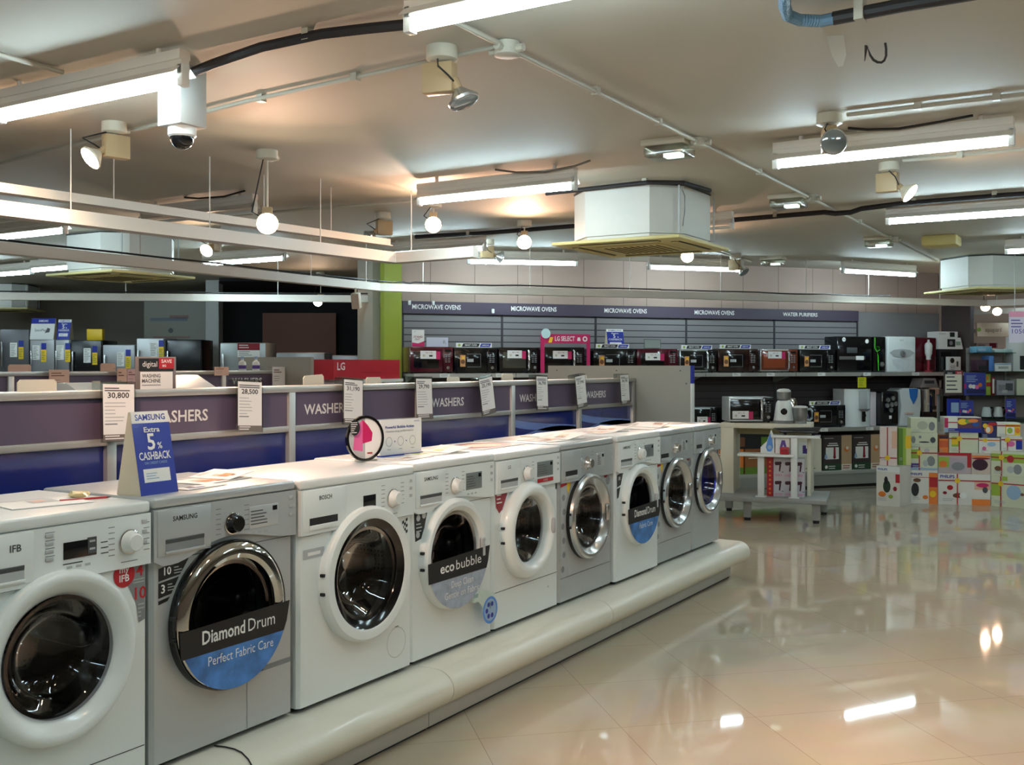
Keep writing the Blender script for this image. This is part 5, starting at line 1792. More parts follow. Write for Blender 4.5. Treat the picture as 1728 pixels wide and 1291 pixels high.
b = MB(); b.prism([(.15, .47), (.29, .47), (.275, .36), (.22, .27), (.165, .36)], -.008, .0, mat('bib_blue', (40, 112, 190), .3)); b.build('blue_bib', t, 'blue bib-shaped panel')
b = MB(); b.box(.08, .2, -.03, 0, .14, .17, mat('pale_peach_plastic', (224, 198, 186), .4), .008); b.build('tap', t)
t = purifier_root('steel water purifier with black base on the lower shelf', 6.74, .42, ZL)
b = MB(); b.box(0, .42, -.02, .25, 0, .17, BLACK, .008); b.build('base', t)
b = MB(); b.lathe([(0, .171), (.19, .171), (.19, .46), (.17, .48), (0, .48)], CHROME, 40, c=(.21, .12, 0)); b.build('tank', t, 'shiny steel tank')
b = MB(); b.cyl((.13, -.075, .25), (.13, -.075, .45), .012, BLACK, 8); b.box(.11, .15, -.10, -.055, .2, .25, BLACK, .006); b.build('tap', t)
b = MB(); b.prism([(.02, 0), (.32, 0), (.27, .12), (.07, .12)], 0, .2, mat('grey_lid_plastic', (170, 160, 158), .4)); b.rect(.09, .25, .05, .09, DGREY, -.001); o = b.build('grey_container'); o.location = wp(6.75, .36, ZL + .481); o.rotation_euler = (0, 0, WA); tag(o, 'grey tapered container on top of the steel water purifier', 'container')
b = MB(); b.box(0, .13, 0, .002, 0, .13, mat('yellow_tag', (196, 186, 30), .5)); fine_print(b, .02, .11, .11, 5, .02, GREEN, -.001); b.prismx([(0, .13), (.002, .13), (.002, .16), (0, .16)], .05, .08, CLEAR)
o = b.build('price_tag'); o.location = wp(5.71, .462, 1.225); o.rotation_euler = (0, 0, WA); tag(o, 'yellow price tag hanging from the upper shelf edge', 'price tag')


# cartons on the bottom shelf
def purcarton(lab, u, z=.206, w=.43, h=.43, kind=0):
    t = thing('purifier_carton', lab, 'box', wp(u, .46, z), WA, 'purifier cartons on the bottom shelf')
    b = MB(); b.box(0, w, 0, .3, 0, h, mat('carton_dark', (58, 48, 48), .5) if kind == 0 else CREAM)
    s = w * .64
    if kind == 0:
        b.rect(s, w, 0, h, mat('carton_tan', (190, 158, 122), .5), -.001)
        b.poly(circ(w * .08, n=12, cx=w * .82, cz=h * .6), ORANGE, -.002); b.poly(circ(w * .05, n=12, cx=w * .84, cz=h * .63), CREAM, -.003)
        b.rect(.0, s * .98, 0, h * .2, mat('carton_green', (40, 70, 44), .5), -.001); b.poly(circ(w * .05, n=12, cx=w * .12, cz=h * .1), PAPER, -.002); fine_print(b, w * .2, w * .45, h * .13, 2, h * .06, PAPER, -.002)
        b.rect(s, w, 0, h * .17, CREAM, -.002); fine_print(b, s + .02, w - .02, h * .13, 2, h * .06, DRED, -.003)
        b.rect(w * .1, w * .55, h * .32, h * .66, PAPER, -.0015)
        b.prism([(w * .36, h * .36), (w * .44, h * .36), (w * .43, h * .66), (w * .37, h * .66)], -.003, -.002, DRED); b.poly(circ(w * .05, n=12, cx=w * .4, cz=h * .38), DRED, -.003)
        b.poly([(w * .05, h * .34), (w * .16, h * .34), (w * .14, h * .44), (w * .105, h * .5), (w * .07, h * .44)], PALEBLUE, -.003)
        b.rect(w * .15, w * .53, h * .7, h * .73, PAPER, -.002); b.rect(w * .2, w * .5, h * .76, h * .785, PAPER, -.002); fine_print(b, w * .05, w * .4, h * .93, 1, .02, LGREY, -.002)
    else:
        b.rect(w * .1, w * .5, h * .5, h * .9, PAPER, -.001); b.rect(w * .25, w * .38, h * .55, h * .8, PURPLE, -.002); b.poly(circ(w * .09, n=12, cx=w * .4, cz=h * .62), PURPLE, -.002)
        fine_print(b, w * .3, w * .8, h * .1, 1, .03, GREEN, -.002)
    b.build('carton', t)
    return t


purcarton('purifier carton, left of the dark pair on the bottom shelf', 5.19)
purcarton('purifier carton, right of the dark pair on the bottom shelf', 5.635)
purcarton('cream purifier carton behind the white display stand', 4.80, w=.37, h=.40, kind=1)
# cooker cartons seen through the table
for i, (u, w, z, h, c1, c2, lab) in enumerate(((3.55, .48, .206, .30, ORANGE, GREEN, 'orange and green carton behind the display table, lower left'), (4.05, .48, .206, .30, mat('wood_brown', (150, 92, 50), .5), GREEN, 'brown and green carton behind the display table, lower right'),
                                               (3.6, .9, .507, .17, BLACKM, BLACKM, 'flat black carton on the brown ones behind the table'))):
    b = MB(); b.box(0, w, 0, .3, 0, h, c1); b.rect(0, w, 0, h * .28, c2, -.001)
    if i < 2:
        b.poly(circ(w * .1, n=12, cx=w * .7, cz=h * .7), BROWN, -.002); fine_print(b, w * .1, w * .5, h * .85, 3, .03, CREAM, -.002, i)
    else:
        b.rect(w * .75, w * .95, .03, .14, GREEN, -.002); b.rect(w * .4, w * .5, .03, .14, BROWN, -.002)
    o = b.build('cooker_carton'); o.location = wp(u, .5, z); o.rotation_euler = (0, 0, WA)
    tag(o, lab, 'box', 'cooker cartons on the bottom shelf')

# ------------------------------------------------------------------ display table on the aisle with a silver microwave and mixer
TA = R(-78)
TE = Vector((math.cos(TA), math.sin(TA)))
TN = Vector((math.sin(TA), -math.cos(TA)))   # towards the viewer


def tp(s, v=0.0, z=0.0):
    s *= 0.92
    return (10.0 + TE.x * s + TN.x * v, 3.66 + TE.y * s + TN.y * v, z)


t = thing('display_table', 'cream open display table carrying the silver microwave', 'table', tp(0), TA)
b = MB(); b.box(-.0, .87, -.0, .5, .88, .93, CREAM, .004); b.build('table_top', t)
b = MB(); b.box(0, .13, .0, .5, .23, .879, CREAM, .003); b.build('side_panel', t)
b = MB(); b.box(.835, .87, .0, .5, .23, .879, CREAM, .003); b.build('side_panel', t)
b = MB(); b.box(.13, .835, .36, .38, .80, .879, mat('pale_olive_board', (190, 184, 140), .5)); b.build('back_rail', t)
b = MB(); b.box(-.0, 1.03, -.30, .5, .19, .23, GREYMETAL, .004); b.build('deck', t, 'grey lower deck')
for x, y in ((.03, .42), (.29, -.2), (.93, -.2), (.97, .42)):
    b = MB(); b.box(x - .035, x + .035, y - .035, y + .035, .03, .19, GREYMETAL); b.cyl((x, y, 0), (x, y, .035), .03, RUBBER, 12); b.build('foot', t)

microwave('silver microwave with a bowed handle on the cream display table', 0, .45, .255, 0, BLACK, frame=SILVER2, handle=True, sticker_at=(.08, .16), loc=tp(.09, .0, .93), rz=TA + R(20), depth=.34, grp='x')
t = thing('mixer_grinder', 'cream mixer grinder with steel jar beside the silver microwave', 'mixer', tp(.66, -.1, .93), TA)
b = MB(); b.lathe([(0, .012), (.1, .012), (.1, .03), (.095, .06), (.075, .2), (.06, .225), (0, .225)], WHITE2, 28); b.build('motor_body', t)
b = MB(); b.lathe([(.103, .0), (.105, .03), (.09, .032)], MGREY, 28); b.build('base_ring', t)
b = MB(); b.lathe([(.032, 0), (.032, -.014), (.024, -.016), (.02, -.008), (0, -.008)], BLACK, 20, 'y', (.01, -.086, .12)); b.build('speed_dial', t)
j = MB(); j.lathe([(.05, .226), (.066, .24), (.07, .31), (0, .31)], STEEL, 28); j.build('jar', t, 'steel jar')
b = MB(); b.lathe([(.068, .311), (.068, .325), (.045, .34), (0, .344)], WHITE2, 28); b.build('jar_lid', t)
t = thing('steel_jar', 'low steel jar with a clear handle right of the mixer grinder', 'jar', tp(.83, -.1, .93), TA)
b = MB(); b.lathe([(0, .012), (.06, .012), (.068, .03), (.072, .155), (.0, .155)], STEEL, 28); b.build('body', t)
b = MB(); b.lathe([(.062, 0), (.062, .02)], MGREY, 24); b.lathe([(0, 0.0), (.062, 0)], MGREY, 24); b.build('base', t)
b = MB(); b.lathe([(.074, .156), (.074, .166), (.05, .175), (0, .178)], WHITE2, 28); b.build('lid', t)
b = MB(); b.tube([(.065, 0, .14), (.1, 0, .145), (.115, 0, .12), (.112, 0, .06), (.09, 0, .035), (.066, 0, .04)], .011, mat('pale_teal_plastic', (150, 166, 166), .3), 8); b.build('handle', t)
t = thing('steel_jar', 'steel jar lying tilted behind the mixer and the low jar', 'jar', tp(.77, -.28, .93), TA)
b = MB().at((0, 0, .06), 0, ry=R(70)); b.lathe([(0, -.11), (.045, -.11), (.06, .1), (0, .1)], CHROME, 24); b.build('body', t)
b = MB().at((0, 0, .06), 0, ry=R(70)); b.lathe([(.062, .1), (.062, .115), (0, .12)], PURPLE, 20); b.build('lid', t)
t = thing('steel_jar', 'small steel jar standing behind the mixer grinder', 'jar', tp(.72, -.36, .93), TA)
b = MB(); b.lathe([(0, 0), (.05, 0), (.055, .2), (.04, .24), (0, .245)], CHROME, 24); b.build('body', t)

# small white stand with hair dryer cartons, in front of the table
t = thing('shelf_stand', 'small white shelf stand with two posts in front of the display table', 'stand', tp(.2, .13, .231), TA)
b = MB(); b.box(.02, .55, -.16, .06, .395, .42, WHITE2, .003); b.build('lower_shelf', t)
b = MB(); b.box(.33, .78, -.1, .1, .575, .60, WHITE2, .003); b.build('upper_shelf', t)
for x, zt in ((.235, .395), (.545, .575)):
    b = MB(); b.box(x - .03, x + .03, -.10, -.05, .01, zt, WHITE2, .003); b.box(x - .05, x + .05, -.11, -.03, 0, .012, WHITE2); b.build('post', t)
tent_ = thing('drop_display', 'blue water-drop picture card on the small white stand', 'card', tp(.45, .2, .652), TA)
b = MB(); b.prism([(0, 0), (.13, 0), (.13, .16), (.1, .23), (.06, .12), (0, .06)], 0, .02, PALEBLUE if False else WHITE2)
b.poly([(.065, .02), (.1, .02), (.118, .06), (.11, .13), (.09, .2), (.065, .12), (.05, .06)], SKYBLUE, -.001); b.poly(circ(.02, n=12, cx=.085, cz=.06), PALEBLUE, -.002)
b.build('picture_board', tent_)


def drier_carton(lab, s, v, z):
    b = MB(); w, h = .096, .185
    b.box(0, w, 0, .12, 0, h, mat('carton_lilac', (200, 194, 200), .5))
    b.poly([(.012, .125), (.022, .115), (.067, .12), (.077, .135), (.072, .152), (.022, .15), (.012, .145)], mat('dark_maroon_print', (64, 14, 34), .4), -.001)
    b.poly([(.05, .06), (.062, .055), (.072, .12), (.055, .12)], mat('dark_maroon_print'), -.001)
    b.rect(.075, .095, .05, .055, BLACKM, -.001)
    fine_print(b, .01, .09, .03, 2, .012, PINK, -.001)
    o = b.build('hair_dryer_carton'); o.location = tp(s, v, z); o.rotation_euler = (0, 0, TA)
    return tag(o, lab, 'box', 'hair dryer cartons on the small stand')


for i, (s, nm) in enumerate(((.575, 'left'), (.68, 'middle'), (.785, 'right'))):
    drier_carton('hair dryer carton, bottom row, %s' % nm, s, .12, .2315)
    drier_carton('hair dryer carton, top row, %s' % nm, s, .12, .4175)
b = MB(); b.box(0, .06, 0, .13, 0, .375, RED)
for i in range(8):
    b.poly(circ(.012, n=5, cx=.03, cz=.03 + i * .043), ORANGE, -.001)
o = b.build('red_carton'); o.location = tp(.505, .12, .2315); o.rotation_euler = (0, 0, TA); tag(o, 'tall red carton with pale stars left of the hair dryer cartons', 'box')
b = MB(); b.box(0, .135, 0, .085, 0, .15, PAPER); b.poly([(.04, .05), (.06, .05), (.075, .09), (.09, .05), (.11, .05), (.09, .13), (.06, .13)], PURPLE, -.001)
o = b.build('small_carton'); o.location = tp(.60, .2, .652); o.rotation_euler = (0, 0, TA); tag(o, 'white carton with a purple figure on the small white stand', 'box')
b = MB(); b.box(0, .085, 0, .05, 0, .07, RED, .01, 2); b.rect(.02, .07, .02, .05, DRED, -.001)
o = b.build('red_pouch'); o.location = tp(.655, .285, .652); o.rotation_euler = (0, 0, TA); tag(o, 'small red pouch at the right end of the stand shelf', 'pouch')
b = MB(); b.box(0, .11, 0, .09, 0, .22, mat('coral_carton', (214, 130, 96), .5)); b.rect(.0, .11, .16, .22, LGREEN, -.001)
o = b.build('coral_carton'); o.location = tp(.90, -.15, .59); o.rotation_euler = (0, 0, TA)
bpy.data.objects.remove(o)
# black hob on the upper shelf of the stand
t = thing('table_grill', 'flat black grill plate on the small white stand', 'grill', tp(.64, .13, .832), TA)
b = MB(); b.box(0, .36, -.06, .1, .02, .045, BLACK, .01); b.prism([(0, .045), (.36, .045), (.39, .075), (-.06, .06)], -.06, .1, BLACKM); b.build('plate', t)
for x in (.05, .31):
    b = MB(); b.cyl((x, 0, 0), (x, 0, .022), .015, RUBBER, 8); b.build('foot', t)

# ------------------------------------------------------------------ stack of gift-wrapped appliance cartons
PA = R(-72)
PE = Vector((math.cos(PA), math.sin(PA)))
PN = Vector((math.sin(PA), -math.cos(PA)))
GRP = 'gift-ribboned appliance cartons in the pile'
OFFW = mat('carton_offwhite', (222, 216, 206), .5)
SAGE = mat('carton_sage', (206, 206, 180), .5)


def carton(lab, s0, s1, zb, zt, v=0.0, dp=.26, rz=0.0, base=OFFW, bands=(), ribbon=None, text=None, blobs=(), side=None, seed=0):
    w, h = s1 - s0, zt - zb
    t = thing('appliance_carton', lab, 'box', (12.06 + PE.x * s0 + PN.x * v, 1.954 + PE.y * s0 + PN.y * v, zb), PA + rz, GRP)
    b = MB(); b.box(0.001, w - .001, 0, dp, 0.0005, h - .0005, base)
    k = 0
    for (x0, x1, z0, z1, m) in bands:
        k += 1
        b.rect(.002 + (w - .004) * x0, .002 + (w - .004) * x1, h * z0 + .001, h * z1 - .001, m, -.0006 - k * .0003)
    y = -.003
    for (x, z, rx_, rz_, m) in blobs:
        y -= .0003
        b.poly([(w * x + p[0] * rx_ * w, h * z + p[1] * rz_ * h) for p in circ(1, n=14)], m, y)
    if ribbon:
        rx_, rzz = ribbon
        if rx_ is not None:
            b.rect(w * rx_ - .006, w * rx_ + .006, .001, h - .001, RED, -.006)
        if rzz is not None:
            b.rect(0.001, w - .001, h * rzz - .006, h * rzz + .006, RED, -.0061)
        if rx_ is not None and rzz is not None:
            for a in range(5):
                aa = a * 2 * PI / 5
                b.poly([(w * rx_ + p[0] + .016 * math.cos(aa), h * rzz + p[1] + .016 * math.sin(aa)) for p in circ(.014, n=8)], YELLOW, -.0064 - a * .0002)
    if text:
        b.text(text[0], text[3], w * text[1], h * text[2], BLUE, -.007, al='l', bold=True)
    fine_print(b, w * .08, w * .45, h * .2, 2, .018, LGREY, -.0068, seed)
    if side:
        b.M = Matrix.Rotation(-PI / 2, 4, 'Z')
        sgn = b.rect(-dp + .001, -.001, .001, h * .98, side, -.001)
        b.M = Matrix.Identity(4)
    b.build('carton', t)
    return t


# bottom row
c = carton('white carton with a blender picture, nearest corner of the pile', -.66, -.41, 0, .425, .25, .36, R(-25), bands=[(0, 1, .86, 1, PAPER), (.82, 1, .6, .82, RED)], blobs=[(.45, .5, .16, .16, mat('dark_green', (40, 60, 40), .5)), (.42, .65, .08, .1, BLACKM), (.25, .3, .16, .07, ORANGE), (.62, .25, .1, .05, LGREEN), (.8, .45, .08, .06, DRED)], text=('PHILIPS', .08, .9, .022), seed=2)
c = carton('carton with black coffee maker picture and orange side, bottom row', -.285, -.003, 0, .365, 0, .3, 0, bands=[(.68, 1, 0, .93, ORANGE), (.7, 1, .5, .8, RED), (.0, .9, .78, .80, RED)], blobs=[(.18, .42, .14, .2, BLACKM), (.25, .7, .14, .06, BROWN), (.55, .2, .1, .06, ORANGE), (.82, .3, .12, .1, YELLOW)], text=('PHILIPS', .02, .85, .026), seed=3)
c = carton('wide carton with ribbon and chopper picture, bottom row', 0, .525, 0, .335, 0, .3, 0, bands=[(.65, 1, 0, .2, ORANGE), (.7, 1, .5, .8, PEACH)], ribbon=(.37, .78), blobs=[(.23, .55, .06, .08, RED), (.13, .38, .04, .05, DRED), (.38, .3, .1, .08, BROWN), (.48, .3, .07, .1, PAPER), (.9, .5, .05, .1, DGREY), (.85, .65, .12, .07, MAGENTA)], text=('PHILIPS', .04, .86, .032), seed=4)
c = carton('carton with kettle picture angled at the right end, bottom row', .53, .90, 0, .325, .01, .3, R(-30), base=SAGE, ribbon=(.27, .76), bands=[(0, .25, .35, .78, LGREEN), (.3, .45, .85, 1, LGREEN)], blobs=[(.62, .5, .2, .24, PALEBLUE), (.85, .45, .05, .05, BROWN)], seed=5)
# second row
c = carton('tall pink carton with a crossed red ribbon standing on the blender carton', -.62, -.445, .4255, .84, .2, .16, R(-8), base=mat('carton_blush', (226, 206, 198), .5), ribbon=(.45, .2), bands=[(.7, 1, .45, .9, PEACH)], seed=6)
c = carton('tall green striped carton beside the pink ribboned one', -.42, -.29, .4255, .825, .12, .2, 0, base=LGREEN, bands=[(0, .35, 0, 1, GREEN), (.6, 1, 0, 1, mat('carton_pale_lime', (206, 206, 150), .5)), (.55, 1, .45, .8, YELLOW)], seed=7)
c = carton('carton with yellow bow and cooker pictures, second row left', -.28, -.003, .3655, .615, .0, .28, 0, base=SAGE, ribbon=(.32, .75), bands=[(0, .3, .5, .9, LGREEN), (0, .3, .1, .3, PURPLE), (0, 1, 0, .1, PALEBLUE)], blobs=[(.75, .4, .15, .22, MGREY), (.55, .3, .1, .14, LGREY), (.6, .85, .1, .1, LGREY)], seed=8)
c = carton('lilac-grey toaster carton, second row middle', 0, .335, .3355, .56, 0, .28, 0, base=mat('carton_mauve', (186, 164, 164), .5), bands=[(0, .33, .3, .8, LGREEN), (0, 1, .86, 1, RED), (.88, 1, .3, .95, RED), (.34, .86, .08, .75, mat('lilac_panel', (176, 160, 172), .5))], blobs=[(.15, .45, .12, .16, ORANGE), (.6, .35, .2, .2, MGREY)], seed=9)
c = carton('carton with a dark toaster picture, second row right of the toaster carton', .337, .525, .3355, .56, .0, .28, 0, base=mat('carton_buff', (206, 186, 170), .5), bands=[(0, 1, .8, .9, ORANGE)], blobs=[(.45, .45, .42, .28, mat('dark_plum', (56, 22, 40), .4)), (.5, .75, .5, .05, DRED)], seed=10)
c = carton('carton with yellow ribbon knot and jars, second row right end', .53, .88, .3255, .59, .005, .28, R(-25), base=SAGE, ribbon=(.3, .75), bands=[(0, .3, .6, .9, LGREEN), (.35, 1, .55, .9, LGREEN)], blobs=[(.2, .3, .1, .1, BROWN), (.75, .3, .12, .2, MGREY), (.55, .28, .1, .14, LGREY), (.55, .7, .1, .15, RED)], seed=11)
# third row
c = carton('pale carton with an iron picture, third row left', -.28, -.003, .6155, .772, 0, .28, 0, base=SAGE, blobs=[(.5, .35, .2, .05, BLACKM), (.82, .5, .1, .2, DGREY), (.1, .5, .08, .25, MGREY), (.35, .7, .05, .1, MGREY)], seed=12)
c = carton('small dark red and orange carton between the pale cartons', .01, .105, .5605, .745, 0, .2, 0, base=ORANGE, bands=[(0, 1, .8, 1, mat('dark_plum')), (0, 1, .3, .7, mat('burnt_orange', (200, 84, 40), .5))], seed=13)
c = carton('carton with a yellow bow and red ribbon, third row middle', .11, .405, .5605, .78, .0, .28, 0, base=SAGE, ribbon=(.35, .7), bands=[(.08, .35, .3, .8, LGREEN), (.08, .3, .4, .7, YELLOW)], seed=14)
c = carton('pale carton with pink and purple splashes, third row right', .41, .62, .5605, .725, 0, .28, 0, bands=[(0, 1, .8, .9, ORANGE)], blobs=[(.3, .85, .12, .12, YELLOW), (.6, .6, .2, .14, PALEBLUE), (.25, .3, .1, .14, PINK)], seed=15)
c = carton('carton with yellow bow and navy label at right, third row end', .63, .84, .5905, .74, 0, .26, 0, bands=[(.7, 1, .1, .75, BLUE)], ribbon=(.3, .8), blobs=[(.45, .5, .2, .2, PINK)], seed=16)
# top row
c = carton('grey green carton with a grinder picture, top left of the pile', -.28, -.01, .7725, .93, .0, .26, 0, base=SAGE, blobs=[(.45, .5, .2, .3, mat('carton_stone', (176, 176, 156), .5)), (.8, .45, .12, .3, MGREY)], seed=17)
c = carton('carton with a blue wave and colourful food picture, top middle of the pile', .06, .43, .7805, .945, .02, .28, 0, bands=[(0, .1, .3, .95, MAGENTA), (0, .1, .0, .3, PALEBLUE), (0, .4, .62, .70, RED), (.36, 1, .03, .97, mat('plum_print', (96, 50, 70), .5)), (.1, 1, .0, .28, BLUE)], blobs=[(.5, .7, .14, .2, YELLOW), (.66, .75, .1, .14, GREEN), (.85, .55, .1, .16, mat('ocean_blue', (40, 80, 150), .4)), (.78, .78, .14, .12, ORANGE)], seed=18)
c = carton('navy carton with an orange flower picture, top right of the pile', .435, .582, .7255, .9, .0, .2, 0, base=mat('carton_navy', (36, 40, 92), .4), blobs=[(.5, .55, .3, .3, ORANGE), (.45, .5, .15, .18, CREAM), (.75, .85, .3, .1, RED), (.25, .75, .16, .14, YELLOW)], seed=19)
c = carton('pale carton with yellow flowers and red ribbon, top right end', .59, .82, .7405, .89, .0, .24, 0, bands=[(.35, 1, .1, .9, YELLOW), (.4, .75, .15, .7, PAPER)], ribbon=(None, .8), blobs=[(.55, .45, .12, .22, LGREEN), (.88, .45, .1, .2, ORANGE)], seed=20)


# boards standing on the pile
def board(lab, px0, px1, z0, z1, dpt, fn, name='price_board', cat='sign', rzadd=0.0):
    p, q = seen(px0, 617, dpt), seen(px1, 617, dpt)
    w = (q - p).length
    t = thing(name, lab, cat, (p.x, p.y, z0), FVIEW + rzadd)
    b = MB(); fn(b, w, z1 - z0); b.build('board', t)
    b = MB(); b.box(w * .1, w * .9, .0, .08, 0, .005, CLEAR); b.build('foot', t)
    return t


def pb(b, w, h):
    b.box(0, w, 0, .012, 0, h, mat('board_frame', (70, 52, 52), .5)); b.rect(.015, w - .015, .03, h - .05, CREAM, -.001); b.rect(w * .6, w - .01, h - .05, h - .012, RED, -.001); b.rect(.012, w * .6, h - .05, h - .012, BLACKM, -.001)
    b.text('SAVE', .016, w * .8, h - .04, PAPER, -.002, bold=True); b.text('digital', .018, w * .3, h - .042, PAPER, -.002)
    fine_print(b, .03, w - .03, h - .075, 4, .05, DGREY, -.002, 3, .3)


def gp(b, w, h):
    b.box(0, w, 0, .008, 0, h, mat('gift_blue', (58, 64, 150), .4)); fine_print(b, w * .1, w * .9, h * .86, 4, h * .08, PALEBLUE, -.001, 4, .4)
    for x, z, c in ((.3, .4, CREAM), (.45, .38, PAPER), (.75, .45, ORANGE), (.6, .36, PINK)):
        b.poly([(w * x + p[0], h * z + p[1]) for p in circ(w * .1, n=10)], c, -.001 - x * .001)
    b.rect(w * .1, w, h * .08, h * .27, mat('navy_strip', (30, 32, 84), .4), -.001); b.rect(0, w * .1, h * .3, h * .5, MAGENTA, -.001)


DS = 12.66
# glass shelving unit behind the pile
t = thing('glass_display_rack', 'glass shelf rack with pale posts behind the carton pile', 'shelf', tuple(seen(1598, 617, 12.7)[:2]) + (0,), FVIEW)
LW = 1.25
for z in (.86, 1.14, 1.43, 1.66):
    b = MB(); b.box(0.0 if z < 1.2 else .36, .80 if z > 1.5 else LW, -.08, .32, z - .012, z, GREENGLASS); b.build('glass_shelf', t)
b = MB(); b.box(0, LW, -.08, .32, 0, .8, mat('rack_base', (196, 186, 176), .5)); b.build('base', t)
for x, zt in ((.02, 1.14), (.38, 1.72), (.85, 1.72), (1.22, 1.72)):
    b = MB(); b.box(x - .012, x + .012, .29, .32, .1, zt, ALU); b.build('post', t)
b = MB(); b.box(.42, LW, .33, .35, .1, 1.72, mat('rack_back', (150, 132, 128), .5)); b.build('back_board', t)


def onrack(px, z, dy=0.0):
    p = seen(px, 617, 12.72) + Vector((F2.x * dy, F2.y * dy, 0))
    return (p.x, p.y, z)


board('framed price board with a red corner standing above the pile', 1593, 1625, 1.141, 1.445, DS, pb)
board('large blue poster card with gift picture beside the framed price board', 1627, 1663, 1.141, 1.416, DS, gp, 'gift_poster')
board('blue square card with pale centre under the framed price board', 1598, 1621, .861, 1.1, DS, lambda b, w, h: (b.box(0, w, 0, .008, 0, h, BLUE), b.rect(w * .3, w * .9, h * .3, h * .8, PALEBLUE, -.001)), 'blue_card')
board('small blue gift card overlapping the blue square card', 1619, 1643, .861, 1.08, DS - .02, gp, 'gift_poster')
board('narrow blue gift card at the right, in front of the glass rack', 1697, 1714, .861, 1.1, DS, gp, 'gift_poster')


# goods on the glass rack
def kettle(lab, px, z, m, s=1.0):
    t = thing('kettle', lab, 'kettle', onrack(px, z, .1), FVIEW)
    b = MB(); b.lathe([(0, .01), (.075 * s, .01), (.08 * s, .03), (.06 * s, .17 * s), (.05 * s, .185 * s), (0, .19 * s)], m, 24); b.build('body', t)
    b = MB(); b.tube([(.05 * s, 0, .17 * s), (.1 * s, 0, .17 * s), (.115 * s, 0, .12 * s), (.085 * s, 0, .04 * s)], .011, BLACK, 8); b.build('handle', t)
    b = MB(); b.lathe([(0, 0), (.08 * s, 0), (.08 * s, .012), (0, .012)], BLACK, 20); b.build('base', t)
    return t


def rackbox(lab, px0, px1, z0, z1, m, dec=(), name='small_carton', dy=.0, dp=.2):
    p, q = Vector(onrack(px0, z0, dy)), Vector(onrack(px1, z0, dy))
    w, h = (q - p).length, z1 - z0
    b = MB(); b.box(0, w, 0, dp, 0, h, m, .004)
    for i, (x0, x1, a, c, mm) in enumerate(dec):
        b.rect(w * x0, w * x1, h * a, h * c, mm, -.001 - i * .0003)
    o = b.build(name); o.location = p + Vector((0, 0, .0005)); o.rotation_euler = (0, 0, FVIEW)
    return tag(o, lab, 'box', 'small goods on the glass rack')


rackbox('clear blue container lid on the top glass shelf', 1648, 1674, 1.66, 1.735, mat('aqua_plastic', (96, 160, 190), .3), [(.1, .6, .2, .6, PALEBLUE)])
rackbox('dark red carton under the blue container', 1650, 1668, 1.43, 1.57, mat('dark_plum'), [(.1, .9, .1, .5, BLACKM)])
rackbox('pale blue drum carton beside the dark red one', 1669, 1677, 1.43, 1.62, SKYBLUE)
rackbox('white carton with grey picture on the second glass shelf', 1679, 1707, 1.43, 1.53, PAPER, [(.2, .8, .3, .6, LGREY), (.0, 1, .8, .95, PALEBLUE)])
rackbox('teal-edged clear tray on the top glass shelf', 1679, 1708, 1.66, 1.70, mat('pale_teal_tray', (176, 204, 200), .3))
rackbox('tall white cylinder-fronted appliance at the right edge', 1710, 1730, 1.43, 1.85, WHITE2, [(.55, 1, .05, .45, BLACKM), (0, 1, .93, 1, LGREY)], 'tall_appliance')
rackbox('carton with red and yellow stripes beside the gift poster', 1664, 1672, 1.14, 1.40, LGREEN, [(0, 1, .4, .6, RED), (0, .5, .7, .9, ORANGE)])
rackbox('dark red carton with white lettering on the third glass shelf', 1673, 1679, 1.14, 1.36, DRED, [(.3, .8, .1, .9, PAPER)])
rackbox('grey pan set carton on the third glass shelf', 1682, 1712, 1.14, 1.32, mat('carton_grey', (150, 148, 154), .5), [(.1, .5, .3, .7, MGREY), (.5, .9, .3, .8, DGREY), (.3, .6, .15, .35, LGREY)])
rackbox('pale green carton at the right edge of the third glass shelf', 1716, 1730, 1.14, 1.34, SAGE)
rackbox('dark carton behind the small blue gift card', 1645, 1662, 1.14, 1.28, mat('dark_plum'))
t = kettle('white kettle on the lowest glass shelf behind the pile', 1671, .861, WHITE2, .72)
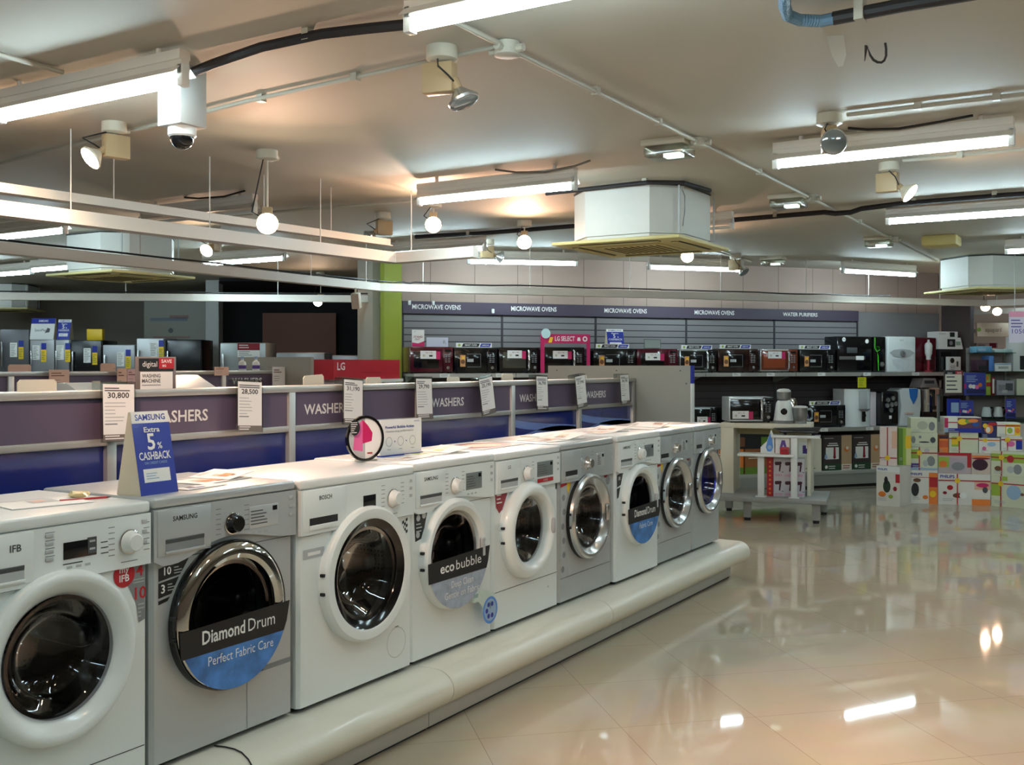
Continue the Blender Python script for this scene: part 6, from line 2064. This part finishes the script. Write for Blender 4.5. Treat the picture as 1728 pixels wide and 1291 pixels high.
t = kettle('second white kettle right of the other on the lowest glass shelf', 1691, .861, WHITE2, .72)

# signs on the wall of the room beyond
p, q = seen(1649, 617, 15.4), seen(1703, 617, 15.4)
t = thing('wall_sign', 'pale lit wall sign under the glowing spotlights at far right', 'sign', (p.x, p.y, 1.93), FVIEW)
w = (q - p).length
b = MB(); b.box(0, w, 0, .05, 0, .20, mat('sign_cream', (238, 214, 190), .5)); b.text('aquaguard', .06, w * .5, .07, BROWN, -.001, w=w * .5); b.poly(circ(.03, n=12, cx=w * .06, cz=.1), LGREEN, -.001); b.build('board', t)
b = MB(); b.box(w * .1, w * .14, .05, 1.4, .08, .11, ALU); b.box(w * .86, w * .9, .05, 1.4, .08, .11, ALU); b.build('support', t)
p, q = seen(1703, 617, 11.4), seen(1752, 617, 11.4)
w = (q - p).length
t = thing('price_banner', 'large pale price banner hanging at the right edge', 'sign', (p.x, p.y, 1.75), FVIEW)
b = MB(); b.box(0, w, 0, .01, 0, .34, mat('banner_lilac', (204, 192, 204), .5)); b.rect(0, w, .28, .34, mat('banner_pink', (216, 140, 160), .5), -.001); b.text('SONY BRAVIA', .03, .02, .225, DGREY, -.001, al='l', w=.0 + w * .5) if False else fine_print(b, .02, w * .6, .25, 3, .035, PURPLE, -.001, 3)
b.text('10500', .05, .03, .10, PURPLE, -.001, al='l', w=w * .62); b.build('sheet', t)
b = MB(); b.cyl((w * .2, .005, .34), (w * .2, .005, 1.0), .004, ALU, 6); b.cyl((w * .8, .005, .34), (w * .8, .005, 1.0), .004, ALU, 6); b.build('hanging_wire', t)
rb = MB(); rb.box(0, .3, 0, .25, 0, 1.82, mat('dim_cabinet', (120, 100, 96), .5)); rb.rect(.02, .12, 1.6, 1.8, DGREY, -.001); rb.rect(.18, .28, 1.55, 1.82, MAROON, -.001)
o = rb.build('storage_cabinet'); p = seen(1648, 617, 14.8); o.location = (p.x, p.y, 0); o.rotation_euler = (0, 0, FVIEW); tag(o, 'dim cabinet below the pale lit wall sign', 'cabinet')
